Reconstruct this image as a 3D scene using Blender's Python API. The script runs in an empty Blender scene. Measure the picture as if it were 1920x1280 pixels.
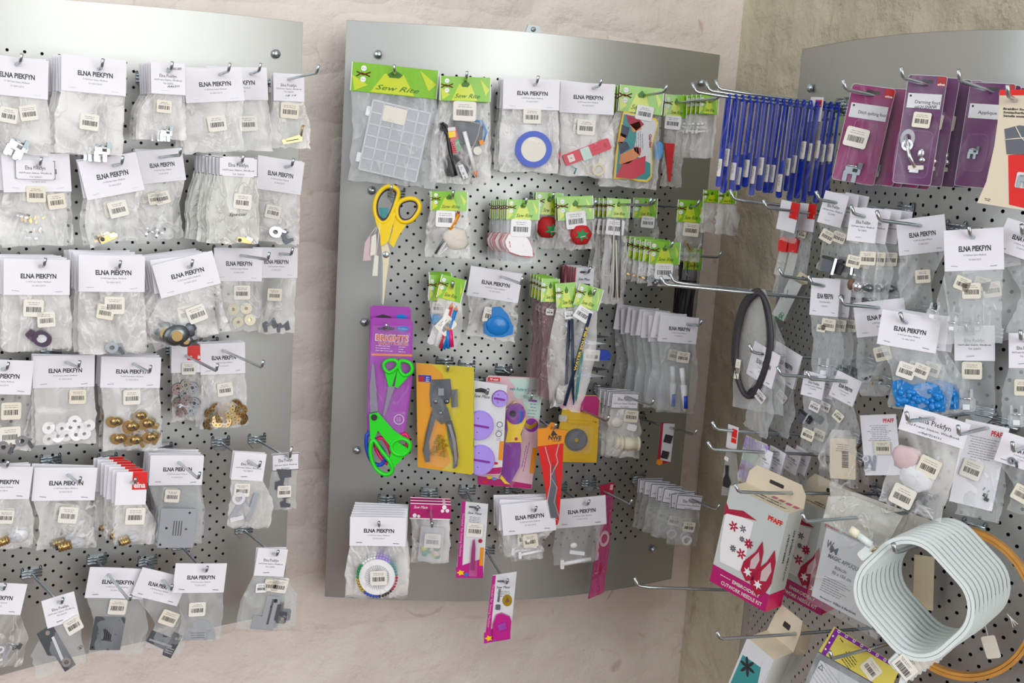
import bpy, math, random
import numpy as np
from mathutils import Matrix, Vector, noise
random.seed(7)
SC = bpy.context.scene
COL = SC.collection
# ------------------------------------------------------------------ camera, world, lights, exposure
FPX = 2000.0
PITCH, ROLL = math.radians(9.25), math.radians(3.75)
F_ = np.array([0, math.cos(PITCH), -math.sin(PITCH)])
R0 = np.array([1.0, 0, 0]); U0 = np.array([0, math.sin(PITCH), math.cos(PITCH)])
R_ = math.cos(ROLL)*R0 + math.sin(ROLL)*U0
U_ = -math.sin(ROLL)*R0 + math.cos(ROLL)*U0
cam = bpy.data.cameras.new('camera')
cam.sensor_width = 36; cam.lens = 36*FPX/1920; cam.clip_start = .01; cam.clip_end = 50
camo = bpy.data.objects.new('camera', cam); COL.objects.link(camo)
camo.matrix_world = Matrix(((R_[0], U_[0], -F_[0], 0), (R_[1], U_[1], -F_[1], 0), (R_[2], U_[2], -F_[2], 0), (0, 0, 0, 1)))
SC.camera = camo
wd = bpy.data.worlds.new('room_light'); SC.world = wd; wd.use_nodes = True
wd.node_tree.nodes['Background'].inputs[0].default_value = (.93, .95, 1.0, 1)
wd.node_tree.nodes['Background'].inputs[1].default_value = .36
def area(name, loc, aim, sx, sy, power, col):
    l = bpy.data.lights.new(name, 'AREA'); l.shape = 'RECTANGLE'; l.size = sx; l.size_y = sy; l.energy = power; l.color = col
    o = bpy.data.objects.new(name, l); COL.objects.link(o); o.location = loc
    o.rotation_euler = (Vector(aim)-Vector(loc)).to_track_quat('-Z', 'Y').to_euler()
    return o
area('shop_window_light', (2.3, -2.3, .7), (-.2, 1.6, -.2), 4.2, 2.6, 135, (.98, .98, 1.0))
area('side_window_light', (-2.1, -.5, .7), (.1, 1.7, -.3), 2.6, 2.4, 30, (.94, .97, 1.0))
area('warm_fill_light', (.5, .3, 1.6), (.15, 1.7, -.3), 1.2, .8, 3, (1.0, .93, .78))  # added warm fill from above, not a lamp of the room
SC.view_settings.view_transform = 'Standard'; SC.view_settings.look = 'None'
SC.view_settings.gamma = 1; SC.view_settings.use_curve_mapping = False
SC.view_settings.exposure = 0.16
SC.cycles.transparent_max_bounces = 48
SC.cycles.max_bounces = 6
SC.cycles.diffuse_bounces = 3
SC.cycles.caustics_reflective = False; SC.cycles.caustics_refractive = False

# ------------------------------------------------------------------ helpers
def ray(x, y):
    v = F_ + ((x-960)*R_ - (y-640)*U_)/FPX
    return v/math.hypot(v[0], v[1])
def proj(P):
    d = P @ F_
    return np.array([960+FPX*(P @ R_)/d, 640-FPX*(P @ U_)/d])
def tag(o, label=None, cat=None, group=None, kind=None):
    if label: o['label'] = label
    if cat: o['category'] = cat
    if group: o['group'] = group
    if kind: o['kind'] = kind
    return o
def lin(c):
    return tuple(((x/255)/12.92 if x/255 <= .04045 else ((x/255+.055)/1.055)**2.4) for x in c)
MATS = {}
def M(name, rgb=None, rough=.5, metal=0.0, alpha=1.0, coat=0.0, trans=0.0, bump=None, var=0.0):
    if name in MATS: return MATS[name]
    m = bpy.data.materials.new(name); m.use_nodes = True
    nt = m.node_tree; b = nt.nodes['Principled BSDF']
    c = lin(rgb)
    b.inputs['Base Color'].default_value = (*c, 1); b.inputs['Roughness'].default_value = rough
    b.inputs['Metallic'].default_value = metal; b.inputs['Alpha'].default_value = alpha
    if coat: b.inputs['Coat Weight'].default_value = coat; b.inputs['Coat Roughness'].default_value = .08
    if var:
        tc = nt.nodes.new('ShaderNodeTexCoord'); nz = nt.nodes.new('ShaderNodeTexNoise')
        nz.inputs['Scale'].default_value = 60; nz.inputs['Detail'].default_value = 4
        nt.links.new(tc.outputs['Object'], nz.inputs['Vector'])
        mx = nt.nodes.new('ShaderNodeMix'); mx.data_type = 'RGBA'
        mx.inputs[6].default_value = (*[x*(1-var) for x in c], 1); mx.inputs[7].default_value = (*[min(1, x*(1+var)) for x in c], 1)
        nt.links.new(nz.outputs['Fac'], mx.inputs[0]); nt.links.new(mx.outputs[2], b.inputs['Base Color'])
    if bump:
        sc, st = bump
        tc = nt.nodes.new('ShaderNodeTexCoord'); nz = nt.nodes.new('ShaderNodeTexNoise')
        nz.inputs['Scale'].default_value = sc; nz.inputs['Detail'].default_value = 3
        bp = nt.nodes.new('ShaderNodeBump'); bp.inputs['Strength'].default_value = st; bp.inputs['Distance'].default_value = .002
        nt.links.new(tc.outputs['Object'], nz.inputs['Vector']); nt.links.new(nz.outputs['Fac'], bp.inputs['Height'])
        nt.links.new(bp.outputs['Normal'], b.inputs['Normal'])
    MATS[name] = m
    return m
def film(name, rgb, a0, a1, rough=.16, scale=45.0, stretch=2.6):
    """thin crumpled plastic film: mostly see-through, hazier along its creases"""
    m = bpy.data.materials.new(name); m.use_nodes = True
    nt = m.node_tree; b = nt.nodes['Principled BSDF']
    b.inputs['Base Color'].default_value = (*lin(rgb), 1); b.inputs['Roughness'].default_value = rough
    b.inputs['Specular IOR Level'].default_value = .9
    tc = nt.nodes.new('ShaderNodeTexCoord'); mp = nt.nodes.new('ShaderNodeMapping'); oi = nt.nodes.new('ShaderNodeObjectInfo')
    mp.inputs['Scale'].default_value = (1.0, 1.0, 1/stretch); mp.inputs['Rotation'].default_value = (0, .5, 0)
    nt.links.new(tc.outputs['Object'], mp.inputs['Vector'])
    ad = nt.nodes.new('ShaderNodeVectorMath'); ad.operation = 'ADD'
    sc = nt.nodes.new('ShaderNodeMath'); sc.operation = 'MULTIPLY'; sc.inputs[1].default_value = 9
    nt.links.new(oi.outputs['Random'], sc.inputs[0]); nt.links.new(mp.outputs[0], ad.inputs[0]); nt.links.new(sc.outputs[0], ad.inputs[1])
    L = nt.links.new; N = nt.nodes.new
    nz = N('ShaderNodeTexNoise'); nz.inputs['Scale'].default_value = scale; nz.inputs['Detail'].default_value = 3; nz.inputs['Distortion'].default_value = .7
    n2 = N('ShaderNodeTexNoise'); n2.inputs['Scale'].default_value = scale*.6; n2.inputs['Detail'].default_value = 2; n2.inputs['Distortion'].default_value = 1.5
    L(ad.outputs[0], nz.inputs['Vector']); L(ad.outputs[0], n2.inputs['Vector'])
    s1 = N('ShaderNodeMath'); s1.operation = 'SUBTRACT'; s1.inputs[1].default_value = .5; L(nz.outputs['Fac'], s1.inputs[0])
    s2 = N('ShaderNodeMath'); s2.operation = 'ABSOLUTE'; L(s1.outputs[0], s2.inputs[0])
    cr = N('ShaderNodeMapRange'); cr.inputs[1].default_value = 0; cr.inputs[2].default_value = .045; cr.inputs[3].default_value = .8; cr.inputs[4].default_value = 0; L(s2.outputs[0], cr.inputs[0])
    pt = N('ShaderNodeMapRange'); pt.inputs[1].default_value = .42; pt.inputs[2].default_value = .66; pt.inputs[3].default_value = 0; pt.inputs[4].default_value = .7; L(n2.outputs['Fac'], pt.inputs[0])
    mxm = N('ShaderNodeMath'); mxm.operation = 'MAXIMUM'; L(cr.outputs[0], mxm.inputs[0]); L(pt.outputs[0], mxm.inputs[1])
    mr = N('ShaderNodeMapRange'); mr.inputs[3].default_value = a0; mr.inputs[4].default_value = a1; L(mxm.outputs[0], mr.inputs[0]); L(mr.outputs[0], b.inputs['Alpha'])
    bp = N('ShaderNodeBump'); bp.inputs['Strength'].default_value = .5; bp.inputs['Distance'].default_value = .004
    L(mxm.outputs[0], bp.inputs['Height']); L(bp.outputs['Normal'], b.inputs['Normal'])
    MATS[name] = m
    return m
film('clear_film', (255, 255, 252), .05, .54, .12, 24.0, 2.0)
film('smooth_film', (226, 232, 232), .13, .36, .10, 14.0)
film('milky_film', (238, 239, 232), .38, .85)
film('brown_film', (150, 120, 125), .30, .62)
film('pink_film', (205, 60, 130), .62, .85)
film('blister_film', (244, 242, 248), .0, .08, .05, 22.0)
film('purple_film', (215, 180, 235), .03, .16, .06, 30.0)
film('blue_film', (10, 130, 205), .85, 1.0, .1, 60.0)
for nm, rgb, kw in [
    ('paper', (243, 243, 248), dict(rough=.6)), ('old_paper', (230, 228, 224), dict(rough=.6)),
    ('ink', (28, 28, 34), {}), ('grey_ink', (120, 120, 128), {}), ('staple', (150, 150, 160), dict(metal=.8, rough=.3)),
    ('sticker', (240, 237, 226), dict(rough=.5)), ('cream_sticker', (236, 231, 212), dict(rough=.5)),
    ('red', (226, 28, 24), dict(rough=.4)), ('white', (246, 246, 246), dict(rough=.4)), ('off_white', (232, 228, 215), dict(rough=.5)),
    ('zinc', (190, 200, 204), dict(metal=.95, rough=.22)), ('dark_zinc', (120, 128, 130), dict(metal=.9, rough=.3)),
    ('chrome', (225, 228, 232), dict(metal=1, rough=.12)), ('brass', (196, 166, 110), dict(metal=.9, rough=.22)),
    ('steel_plate', (186, 194, 202), dict(metal=.6, rough=.35)), ('dark_steel', (92, 98, 104), dict(metal=.5, rough=.4)),
    ('black', (26, 26, 30), dict(rough=.35)), ('dark', (48, 46, 50), dict(rough=.4)), ('aubergine', (70, 48, 76), dict(rough=.3)),
    ('green_card', (130, 196, 20), dict(rough=.3, coat=.5, bump=(30, .5))), ('lime_card', (205, 222, 30), dict(rough=.3, coat=.5)),
    ('dark_green', (66, 120, 18), dict(rough=.4)), ('maroon_ink', (120, 50, 30), {}),
    ('yellow', (248, 214, 10), dict(rough=.35)), ('plum_grip', (70, 56, 82), dict(rough=.5)),
    ('lime', (40, 222, 36), dict(rough=.3)), ('magenta', (196, 22, 140), dict(rough=.3, coat=.4)), ('hot_pink', (240, 20, 110), dict(rough=.35)),
    ('violet_card', (168, 64, 178), dict(rough=.3, coat=.6)), ('purple', (132, 48, 160), dict(rough=.3)), ('lilac', (180, 154, 242), dict(rough=.3)),
    ('orange', (240, 150, 20), dict(rough=.4)), ('orange_text', (225, 110, 40), {}), ('teal', (60, 150, 150), dict(rough=.4)),
    ('blue', (24, 70, 190), dict(rough=.3)), ('deep_blue', (12, 50, 176), dict(rough=.3, coat=.4)), ('sky_blue', (20, 130, 210), dict(rough=.25)), ('light_blue', (80, 160, 220), dict(rough=.3)),
    ('elna_plum', (146, 22, 100), dict(rough=.3, coat=.5)), ('elna_purple', (96, 26, 92), dict(rough=.3, coat=.5)), ('dark_plum', (84, 28, 66), dict(rough=.35, coat=.4)),
    ('mustard', (222, 180, 30), dict(rough=.35)), ('yellow_card', (214, 196, 44), dict(rough=.3, coat=.4)), ('orange_card', (232, 160, 40), dict(rough=.3, coat=.4)),
    ('tomato', (206, 34, 40), dict(rough=.6)), ('leaf', (20, 150, 80), dict(rough=.6)), ('skin', (232, 150, 100), dict(rough=.5)),
    ('magenta_card', (186, 24, 110), dict(rough=.3, coat=.4)), ('card_white', (226, 228, 230), dict(rough=.4, coat=.3)), ('mint', (196, 222, 212), dict(rough=.4)),
    ('pale_pink', (226, 190, 196), dict(rough=.3)), ('box_cream', (226, 214, 190), dict(rough=.6)), ('box_white', (228, 234, 230), dict(rough=.5)), ('box_grey', (205, 212, 208), dict(rough=.5)),
    ('shoe_red', (178, 24, 62), dict(rough=.4)), ('frosted', (176, 186, 194), dict(rough=.35, alpha=.7)), ('frosted_rib', (250, 252, 254), dict(rough=.35, alpha=.95)),
    ('hoop', (226, 236, 233), dict(rough=.35)), ('hoop_gap_shade', (110, 128, 122), dict(rough=.5)), ('wood', (214, 154, 72), dict(rough=.45, var=.25)),
    ('clear_plastic', (236, 240, 244), dict(rough=.06, alpha=.34)), ('thread', (236, 232, 206), dict(rough=.7)), ('yolk', (200, 170, 40), dict(metal=.7, rough=.25)),
    ('straw', (232, 222, 190), dict(rough=.8, bump=(80, .6))), ('pack_yellow', (222, 208, 96), dict(rough=.4)), ('fabric', (226, 220, 208), dict(rough=.9, bump=(60, .8))),
    ('rose', (216, 60, 80), dict(rough=.4)), ('green', (30, 170, 90), dict(rough=.4)), ('slate', (100, 104, 112), dict(rough=.5)), ('brown', (120, 84, 66), dict(rough=.5)),
    ('navy', (30, 50, 80), dict(rough=.3)), ('old_pink', (214, 190, 192), dict(rough=.5))]:
    M(nm, rgb, **kw)

_TXT = {}
def glyphs(s, shear=0.0, bold=0.0, res=2):
    k = (s, shear, bold, res)
    if k in _TXT: return _TXT[k]
    c = bpy.data.curves.new('lettering', 'FONT'); c.body = s; c.size = 1; c.shear = shear; c.offset = bold; c.resolution_u = res
    c.fill_mode = 'FRONT' if hasattr(c, 'fill_mode') else c.fill_mode
    o = bpy.data.objects.new('lettering', c); COL.objects.link(o)
    dg = bpy.context.evaluated_depsgraph_get(); me = o.evaluated_get(dg).to_mesh()
    vs = np.array([v.co[:2] for v in me.vertices]) if len(me.vertices) else np.zeros((1, 2))
    fs = [tuple(p.vertices) for p in me.polygons]
    o.evaluated_get(dg).to_mesh_clear()
    bpy.data.objects.remove(o); bpy.data.curves.remove(c)
    mn, mx = vs.min(0), vs.max(0)
    vs = vs - np.array([(mn[0]+mx[0])/2, .345])
    _TXT[k] = (vs, fs, mx[0]-mn[0])
    return _TXT[k]

class MB:
    """collects shapes in photo-scaled local units: u right, v down, w towards the viewer"""
    def __init__(s): s.v = []; s.f = []; s.m = []; s.sm = []
    def add(s, vs, fs, m, smooth=False):
        o = len(s.v); s.v += [tuple(x) for x in vs]
        for f in fs: s.f.append(tuple(i+o for i in f)); s.m.append(m); s.sm.append(smooth)
        return s
    def poly(s, pts, w0, w1, m, side=None):
        n = len(pts)
        if w0 == w1: return s.add([(p[0], p[1], w0) for p in pts], [tuple(range(n))], m)
        vs = [(p[0], p[1], w1) for p in pts]+[(p[0], p[1], w0) for p in pts]
        s.add(vs, [tuple(range(n)), tuple(range(2*n-1, n-1, -1))], m)
        return s.add(vs, [(i, (i+1) % n, n+(i+1) % n, n+i) for i in range(n)], side or m)
    def rect(s, cx, cy, w, h, w0, w1, m, rot=0, r=0, side=None):
        return s.poly(rrect(cx, cy, w, h, r, rot), w0, w1, m, side)
    def disc(s, cx, cy, r, w0, w1, m, n=18, ry=None, rot=0):
        return s.poly(ell(cx, cy, r, ry or r, n, rot), w0, w1, m)
    def ring(s, cx, cy, r1, r0, w0, w1, m, n=18, k=1.0, rot=0):
        return s.band(ell(cx, cy, r1, r1*k, n, rot), ell(cx, cy, r0, r0*k, n, rot), w0, w1, m)
    def band(s, A, B, w0, w1, m):
        n = len(A); vs = [(p[0], p[1], w1) for p in A]+[(p[0], p[1], w1) for p in B]+[(p[0], p[1], w0) for p in A]+[(p[0], p[1], w0) for p in B]
        fs = []
        for i in range(n):
            j = (i+1) % n
            fs += [(i, j, n+j, n+i), (i, 2*n+i, 2*n+j, j), (n+i, n+j, 3*n+j, 3*n+i), (2*n+i, 3*n+i, 3*n+j, 2*n+j)]
        return s.add(vs, fs, m)
    def tube(s, path, r, m, n=6, closed=False, flat=1.0):
        P = [np.array(p, float) for p in path]; N = len(P); rs = r if hasattr(r, '__len__') else [r]*N
        vs = []; prev = None
        for i in range(N):
            a = P[i-1] if (i or closed) else P[0]; b = P[(i+1) % N] if (i < N-1 or closed) else P[-1]
            t = b-a; L = np.linalg.norm(t); t = t/L if L > 1e-9 else np.array([0, 0, 1.])
            if prev is None:
                ref = np.array([0, 0, 1.]) if abs(t[2]) < .9 else np.array([1., 0, 0])
            else: ref = prev
            x = ref-t*(ref @ t); x /= (np.linalg.norm(x)+1e-9); y = np.cross(t, x); prev = x
            for k in range(n):
                a_ = 2*math.pi*k/n
                vs.append(P[i]+rs[i]*(math.cos(a_)*x*flat+math.sin(a_)*y))
        fs = []
        for i in range(N if closed else N-1):
            j = (i+1) % N
            fs += [(i*n+k, i*n+(k+1) % n, j*n+(k+1) % n, j*n+k) for k in range(n)]
        if not closed: fs += [tuple(range(n-1, -1, -1)), tuple((N-1)*n+k for k in range(n))]
        return s.add(vs, fs, m, True)
    def ball(s, cx, cy, cw, rx, ry, rw, m, nu=12, nv=8, lump=0):
        vs = []; fs = []
        for i in range(nv+1):
            th = math.pi*i/nv
            for j in range(nu):
                ph = 2*math.pi*j/nu; q = 1+lump*math.cos(ph*6)*math.sin(th)
                vs.append((cx+rx*q*math.sin(th)*math.cos(ph), cy+ry*q*math.sin(th)*math.sin(ph), cw+rw*math.cos(th)))
        for i in range(nv):
            for j in range(nu): fs.append((i*nu+j, i*nu+(j+1) % nu, (i+1)*nu+(j+1) % nu, (i+1)*nu+j))
        return s.add(vs, fs, m, True)
    def text(s, t, cx, cy, H, w, m, width=None, rot=0, shear=0, bold=0, res=2):
        vs, fs, L = glyphs(t, shear, bold, res)
        k = H/.69; kx = (width/L) if width else k
        c, d = math.cos(math.radians(rot)), math.sin(math.radians(rot))
        return s.add([(cx+v[0]*kx*c+v[1]*k*d, cy+v[0]*kx*d-v[1]*k*c, w) for v in vs], fs, m)
    def lines(s, cx, cy, w, n, dy, m, W, th=1.2, rot=0, rnd=None, left=False):
        """rows of unreadably small print: each a broken thin bar"""
        rnd = rnd or random; c, d = math.cos(math.radians(rot)), math.sin(math.radians(rot))
        for i in range(n):
            L = w*(rnd.uniform(.6, 1)); x = -w/2 if left else -L/2; e = x+L
            while x < e-2:
                q = min(rnd.uniform(3, 9), e-x); px, py = x+q/2, i*dy
                s.rect(cx+px*c-py*d, cy+px*d+py*c, max(q-1.2, .6), th, W, W, m, rot); x += q
        return s
    def bars(s, cx, cy, w, h, W, rot, rnd):
        c, d = math.cos(math.radians(rot)), math.sin(math.radians(rot)); x = -w/2
        while x < w/2:
            b = rnd.uniform(.5, 1.7); s.rect(cx+(x+b/2)*c, cy+(x+b/2)*d, b, h, W, W, 'ink', rot); x += b+rnd.uniform(.5, 1.3)
        return s
    def sheet(s, f, nx, ny, m, smooth=True):
        vs = [f(i/nx, j/ny) for j in range(ny+1) for i in range(nx+1)]
        return s.add(vs, [(j*(nx+1)+i, j*(nx+1)+i+1, (j+1)*(nx+1)+i+1, (j+1)*(nx+1)+i) for j in range(ny) for i in range(nx)], m, smooth)
    def mesh(s, name, sx=1, sw=1, sz=1, raw=False):
        me = bpy.data.meshes.new(name)
        me.from_pydata([(v if raw else (v[0]*sx, -v[2]*sw, -v[1]*sz)) for v in s.v], [], s.f)
        names = []
        for x in s.m:
            if x not in names: names.append(x)
        for x in names: me.materials.append(MATS[x])
        me.polygons.foreach_set('material_index', [names.index(x) for x in s.m])
        me.polygons.foreach_set('use_smooth', s.sm)
        me.update(); return me
def ell(cx, cy, rx, ry, n=18, rot=0):
    c, d = math.cos(math.radians(rot)), math.sin(math.radians(rot)); o = []
    for i in range(n):
        a = 2*math.pi*i/n; x, y = rx*math.cos(a), ry*math.sin(a); o.append((cx+x*c-y*d, cy+x*d+y*c))
    return o
def rrect(cx, cy, w, h, r=0, rot=0, n=4):
    c, d = math.cos(math.radians(rot)), math.sin(math.radians(rot)); o = []
    if r <= 0: q = [(-w/2, -h/2), (w/2, -h/2), (w/2, h/2), (-w/2, h/2)]
    else:
        q = []
        for (sx, sy, a0) in ((1, -1, -90), (1, 1, 0), (-1, 1, 90), (-1, -1, 180)):
            for k in range(n+1):
                a = math.radians(a0+90*k/n); q.append((sx*(w/2-r)+r*math.cos(a), sy*(h/2-r)+r*math.sin(a)))
    return [(cx+x*c-y*d, cy+x*d+y*c) for x, y in q]
def link(name, me, parent=None, mat=None):
    o = bpy.data.objects.new(name, me); COL.objects.link(o)
    if parent: o.parent = parent
    if mat is not None: o.matrix_world = mat
    return o

# ------------------------------------------------------------------ the curved perforated panels
class Panel:
    def __init__(s, pts, zb, s_margin, t_margin, b_margin, e0=.06, e1=.05):
        # pts: (x, y, distance) of photo points along its top edge
        x = np.array([p[0] for p in pts], float); W = [ray(p[0], p[1])*p[2] for p in pts]
        xn = (x-x.mean())/100; deg = min(3, len(pts)-1)
        cx, cy = np.polyfit(xn, [w[0] for w in W], deg), np.polyfit(xn, [w[1] for w in W], deg)
        cz = np.polyfit(xn, [w[2] for w in W], 2)
        t = np.linspace(xn[0], xn[-1], 400)
        s.X, s.Y, s.Z = np.polyval(cx, t), np.polyval(cy, t), np.polyval(cz, t)
        d = np.hypot(np.diff(s.X), np.diff(s.Y)); s.S = np.concatenate([[0], np.cumsum(d)]); s.L = s.S[-1]
        s.zb = zb; s.ext()
    def ext(s):
        T = np.gradient(np.stack([s.X, s.Y]), s.S, axis=1); T /= np.hypot(*T)
        s.T = T; s.N = np.stack([T[1], -T[0]])   # facing the viewer's side
    def at(s, u):
        k = lambda A: np.interp(u, s.S, A)
        X, Y = k(s.X), k(s.Y)
        if u < 0: X += s.T[0][0]*u; Y += s.T[1][0]*u
        if u > s.L: X += s.T[0][-1]*(u-s.L); Y += s.T[1][-1]*(u-s.L)
        n = np.array([k(s.N[0]), k(s.N[1])]); n /= np.hypot(*n)
        return np.array([X, Y]), n
    def hit(s, px, py, off):
        r = ray(px, py); us = np.linspace(-.35, s.L+.35, 700); best = None; pv = None
        for u in us:
            P, n = s.at(u); Q = P+n*off; c = Q[0]*r[1]-Q[1]*r[0]
            if pv is not None and pv[0]*c <= 0:
                a = pv[0]/(pv[0]-c) if pv[0] != c else 0
                Qi = pv[1]+(Q-pv[1])*a; d = Qi[0]*r[0]+Qi[1]*r[1]
                if best is None or d < best[0]: best = (d, u, n)
            pv = (c, Q)
        if best is None: raise ValueError('no hit %s %s %s' % (px, py, off))
        return r*best[0], np.array([best[2][0], best[2][1], 0.0]), best[1]
PL = Panel([(-70, -14, 1.555), (100, -1, 1.585), (200, 5, 1.60), (400, 24, 1.635), (568, 42, 1.68)], lambda u: -.755+.018*u/.5, .06, .07, .08)
PM = Panel([(650, 38, 1.706), (830, 48, 1.697), (1008, 61, 1.709), (1130, 75, 1.755), (1350, 103, 1.892)], lambda u: -.724, .07, .07, .08)
PR = Panel([(1504, 92, 1.72), (1600, 75, 1.53), (1719, 64, 1.40), (1838, 57.5, 1.33), (1920, 55, 1.30), (2080, 53.5, 1.265), (2240, 53, 1.245)], lambda u: -1.0, .04, .07, .08)

m = M('panel_metal', (184, 186, 182), rough=.44, metal=.9)
nt = m.node_tree; b = nt.nodes['Principled BSDF']
tc = nt.nodes.new('ShaderNodeTexCoord'); nz = nt.nodes.new('ShaderNodeTexNoise'); nz.inputs['Scale'].default_value = 900; nz.inputs['Detail'].default_value = 2
nt.links.new(tc.outputs['Object'], nz.inputs['Vector'])
bp = nt.nodes.new('ShaderNodeBump'); bp.inputs['Strength'].default_value = .12; bp.inputs['Distance'].default_value = .0004
nt.links.new(nz.outputs['Fac'], bp.inputs['Height']); nt.links.new(bp.outputs['Normal'], b.inputs['Normal'])

def build_panel(P, label, u0, u1, tm, bm, screws):
    root = bpy.data.objects.new('perforated_display_panel', None); COL.objects.link(root)
    c, n = P.at(P.L/2); root.location = (c[0], c[1], -1.0 if P is PR else P.zb(0)); tag(root, label, 'panel', 'perforated metal display panels')
    bpy.context.view_layer.update()
    inv = root.matrix_world.inverted()
    p = .0215; hr = .0022
    vs, fs = [], []; idx = {}
    def V(u, z):
        k = (round(u, 5), round(z, 5))
        if k not in idx:
            c, n = P.at(u); idx[k] = len(vs); vs.append(tuple(inv @ Vector((c[0], c[1], z))))
        return idx[k]
    zt = lambda u: float(np.interp(u, P.S, P.Z))
    ztop = min(zt(0), zt(P.L/2), zt(P.L))-tm; nr = int((ztop-(P.zb(0)+bm))/(p/2)); nc = int((u1-u0)/p); zbot = ztop-nr*p/2; u1 = u0+nc*p
    for r in range(nr):
        z = ztop-(r+.5)*p/2; sh = p/2 if r % 2 else 0
        if sh:
            for a in (u0, u1-p/2): fs.append((V(a, z-p/4), V(a+p/2, z-p/4), V(a+p/2, z), V(a+p/2, z+p/4), V(a, z+p/4), V(a, z)))
        for k in range(nc-(1 if sh else 0)):
            u = u0+sh+(k+.5)*p
            O = [V(u+a*p/2, z+b_*p/4) for a, b_ in ((1, 0), (1, 1), (0, 1), (-1, 1), (-1, 0), (-1, -1), (0, -1), (1, -1))]
            I = []
            for q in range(8):
                a = math.pi*q/4; c_, n_ = P.at(u+hr*math.cos(a)); I.append(len(vs)); vs.append(tuple(inv @ Vector((c_[0], c_[1], z+hr*math.sin(a)))))
            for q in range(8): fs.append((O[q], O[(q+1) % 8], I[(q+1) % 8], I[q]))
    half = [u0+k*p/2 for k in range(2*nc+1)]
    for a, b_ in zip(half[:-1], half[1:]):
        fs.append((V(a, ztop), V(b_, ztop), V(b_, zt(b_)), V(a, zt(a)))); fs.append((V(a, P.zb(a)), V(b_, P.zb(b_)), V(b_, zbot), V(a, zbot)))
    zs = [ztop-k*p/4 for k in range(2*nr+1)]
    for e, g in ((0, u0), (u1, P.L)):
        seg = np.linspace(e, g, 6)
        for a, b_ in zip(seg[:-1], seg[1:]):
            zz = [None]+zs+[None]
            rows = lambda q: [zt(q)]+zs+[P.zb(q)]
            A, B = rows(a), rows(b_)
            for k in range(len(A)-1): fs.append((V(a, A[k+1]), V(b_, B[k+1]), V(b_, B[k]), V(a, A[k])))
    me = bpy.data.meshes.new('sheet'); me.from_pydata(vs, [], fs); me.materials.append(MATS['panel_metal'])
    me.polygons.foreach_set('use_smooth', [True]*len(fs)); me.update()
    link('sheet', me, root)
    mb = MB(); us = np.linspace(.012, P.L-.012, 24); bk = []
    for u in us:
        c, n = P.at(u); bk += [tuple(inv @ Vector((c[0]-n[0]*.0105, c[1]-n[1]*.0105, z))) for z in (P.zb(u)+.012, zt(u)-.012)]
    mb.add(bk, [(2*i, 2*i+2, 2*i+3, 2*i+1) for i in range(len(us)-1)], 'dark', True); link('hole_shade_sheet', mb.mesh('hole_shade_sheet', raw=True), root)  # dark sheet added behind the perforations, stands in for the shade in the holes
    # folded rim that gives the sheet its thickness
    mb = MB(); path = [(u, zt(u)) for u in np.linspace(0, P.L, 40)]+[(P.L, z) for z in np.linspace(zt(P.L), P.zb(P.L), 12)[1:]]+[(u, P.zb(u)) for u in np.linspace(P.L, 0, 40)[1:]]+[(0, z) for z in np.linspace(P.zb(0), zt(0), 12)[1:-1]]
    vv = []
    for u, z in path:
        c, n = P.at(u)
        for dn in (.0006, -.011): vv.append(tuple(inv @ Vector((c[0]+n[0]*dn, c[1]+n[1]*dn, z))))
    N = len(path)
    mb.add(vv, [(2*i, 2*((i+1) % N), 2*((i+1) % N)+1, 2*i+1) for i in range(N)], 'panel_metal')
    link('folded_rim', mb.mesh('folded_rim', raw=True), root)
    sm = None
    for (x, y) in screws:
        A, n, u = P.hit(x, y, .004)
        if sm is None:
            b2 = MB(); b2.ball(0, 0, 0, .0068, .0068, .0045, 'zinc'); b2.tube([(0, 0, -.06), (0, 0, 0)], .0035, 'dark_zinc'); sm = b2.mesh('fixing_screw')
        t = np.array([-n[1], n[0], 0])
        o = link('fixing_screw', sm, root, frame(A, n))
    return root
def frame(A, n, a=0.0):
    """object matrix: x to the viewer's right, -y along the facing normal n, z up, turned clockwise by a"""
    t = np.array([-n[1], n[0], 0.0]); Z = np.array([0, 0, 1.0]); c, s = math.cos(a), math.sin(a)
    X = t*c-Z*s; Zc = Z*c+t*s; Y = -n
    return Matrix(((X[0], Y[0], Zc[0], A[0]), (X[1], Y[1], Zc[1], A[1]), (X[2], Y[2], Zc[2], A[2]), (0, 0, 0, 1)))
build_panel(PL, 'leftmost curved grey perforated metal panel hung with white-headed bags', .02, PL.L-.075, .058, .085, [(518, 101)])
build_panel(PM, 'middle curved grey perforated metal panel with scissors and green-headed packs', .075, PM.L-.055, .066, .085, [(709, 102), (697, 357), (683, 604), (669, 844), (1317, 155), (1226, 1030)])
build_panel(PR, 'right curved grey perforated metal panel on the side wall with purple packs', .02, PR.L-.02, .075, .085, [(1519, 165)])

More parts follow.
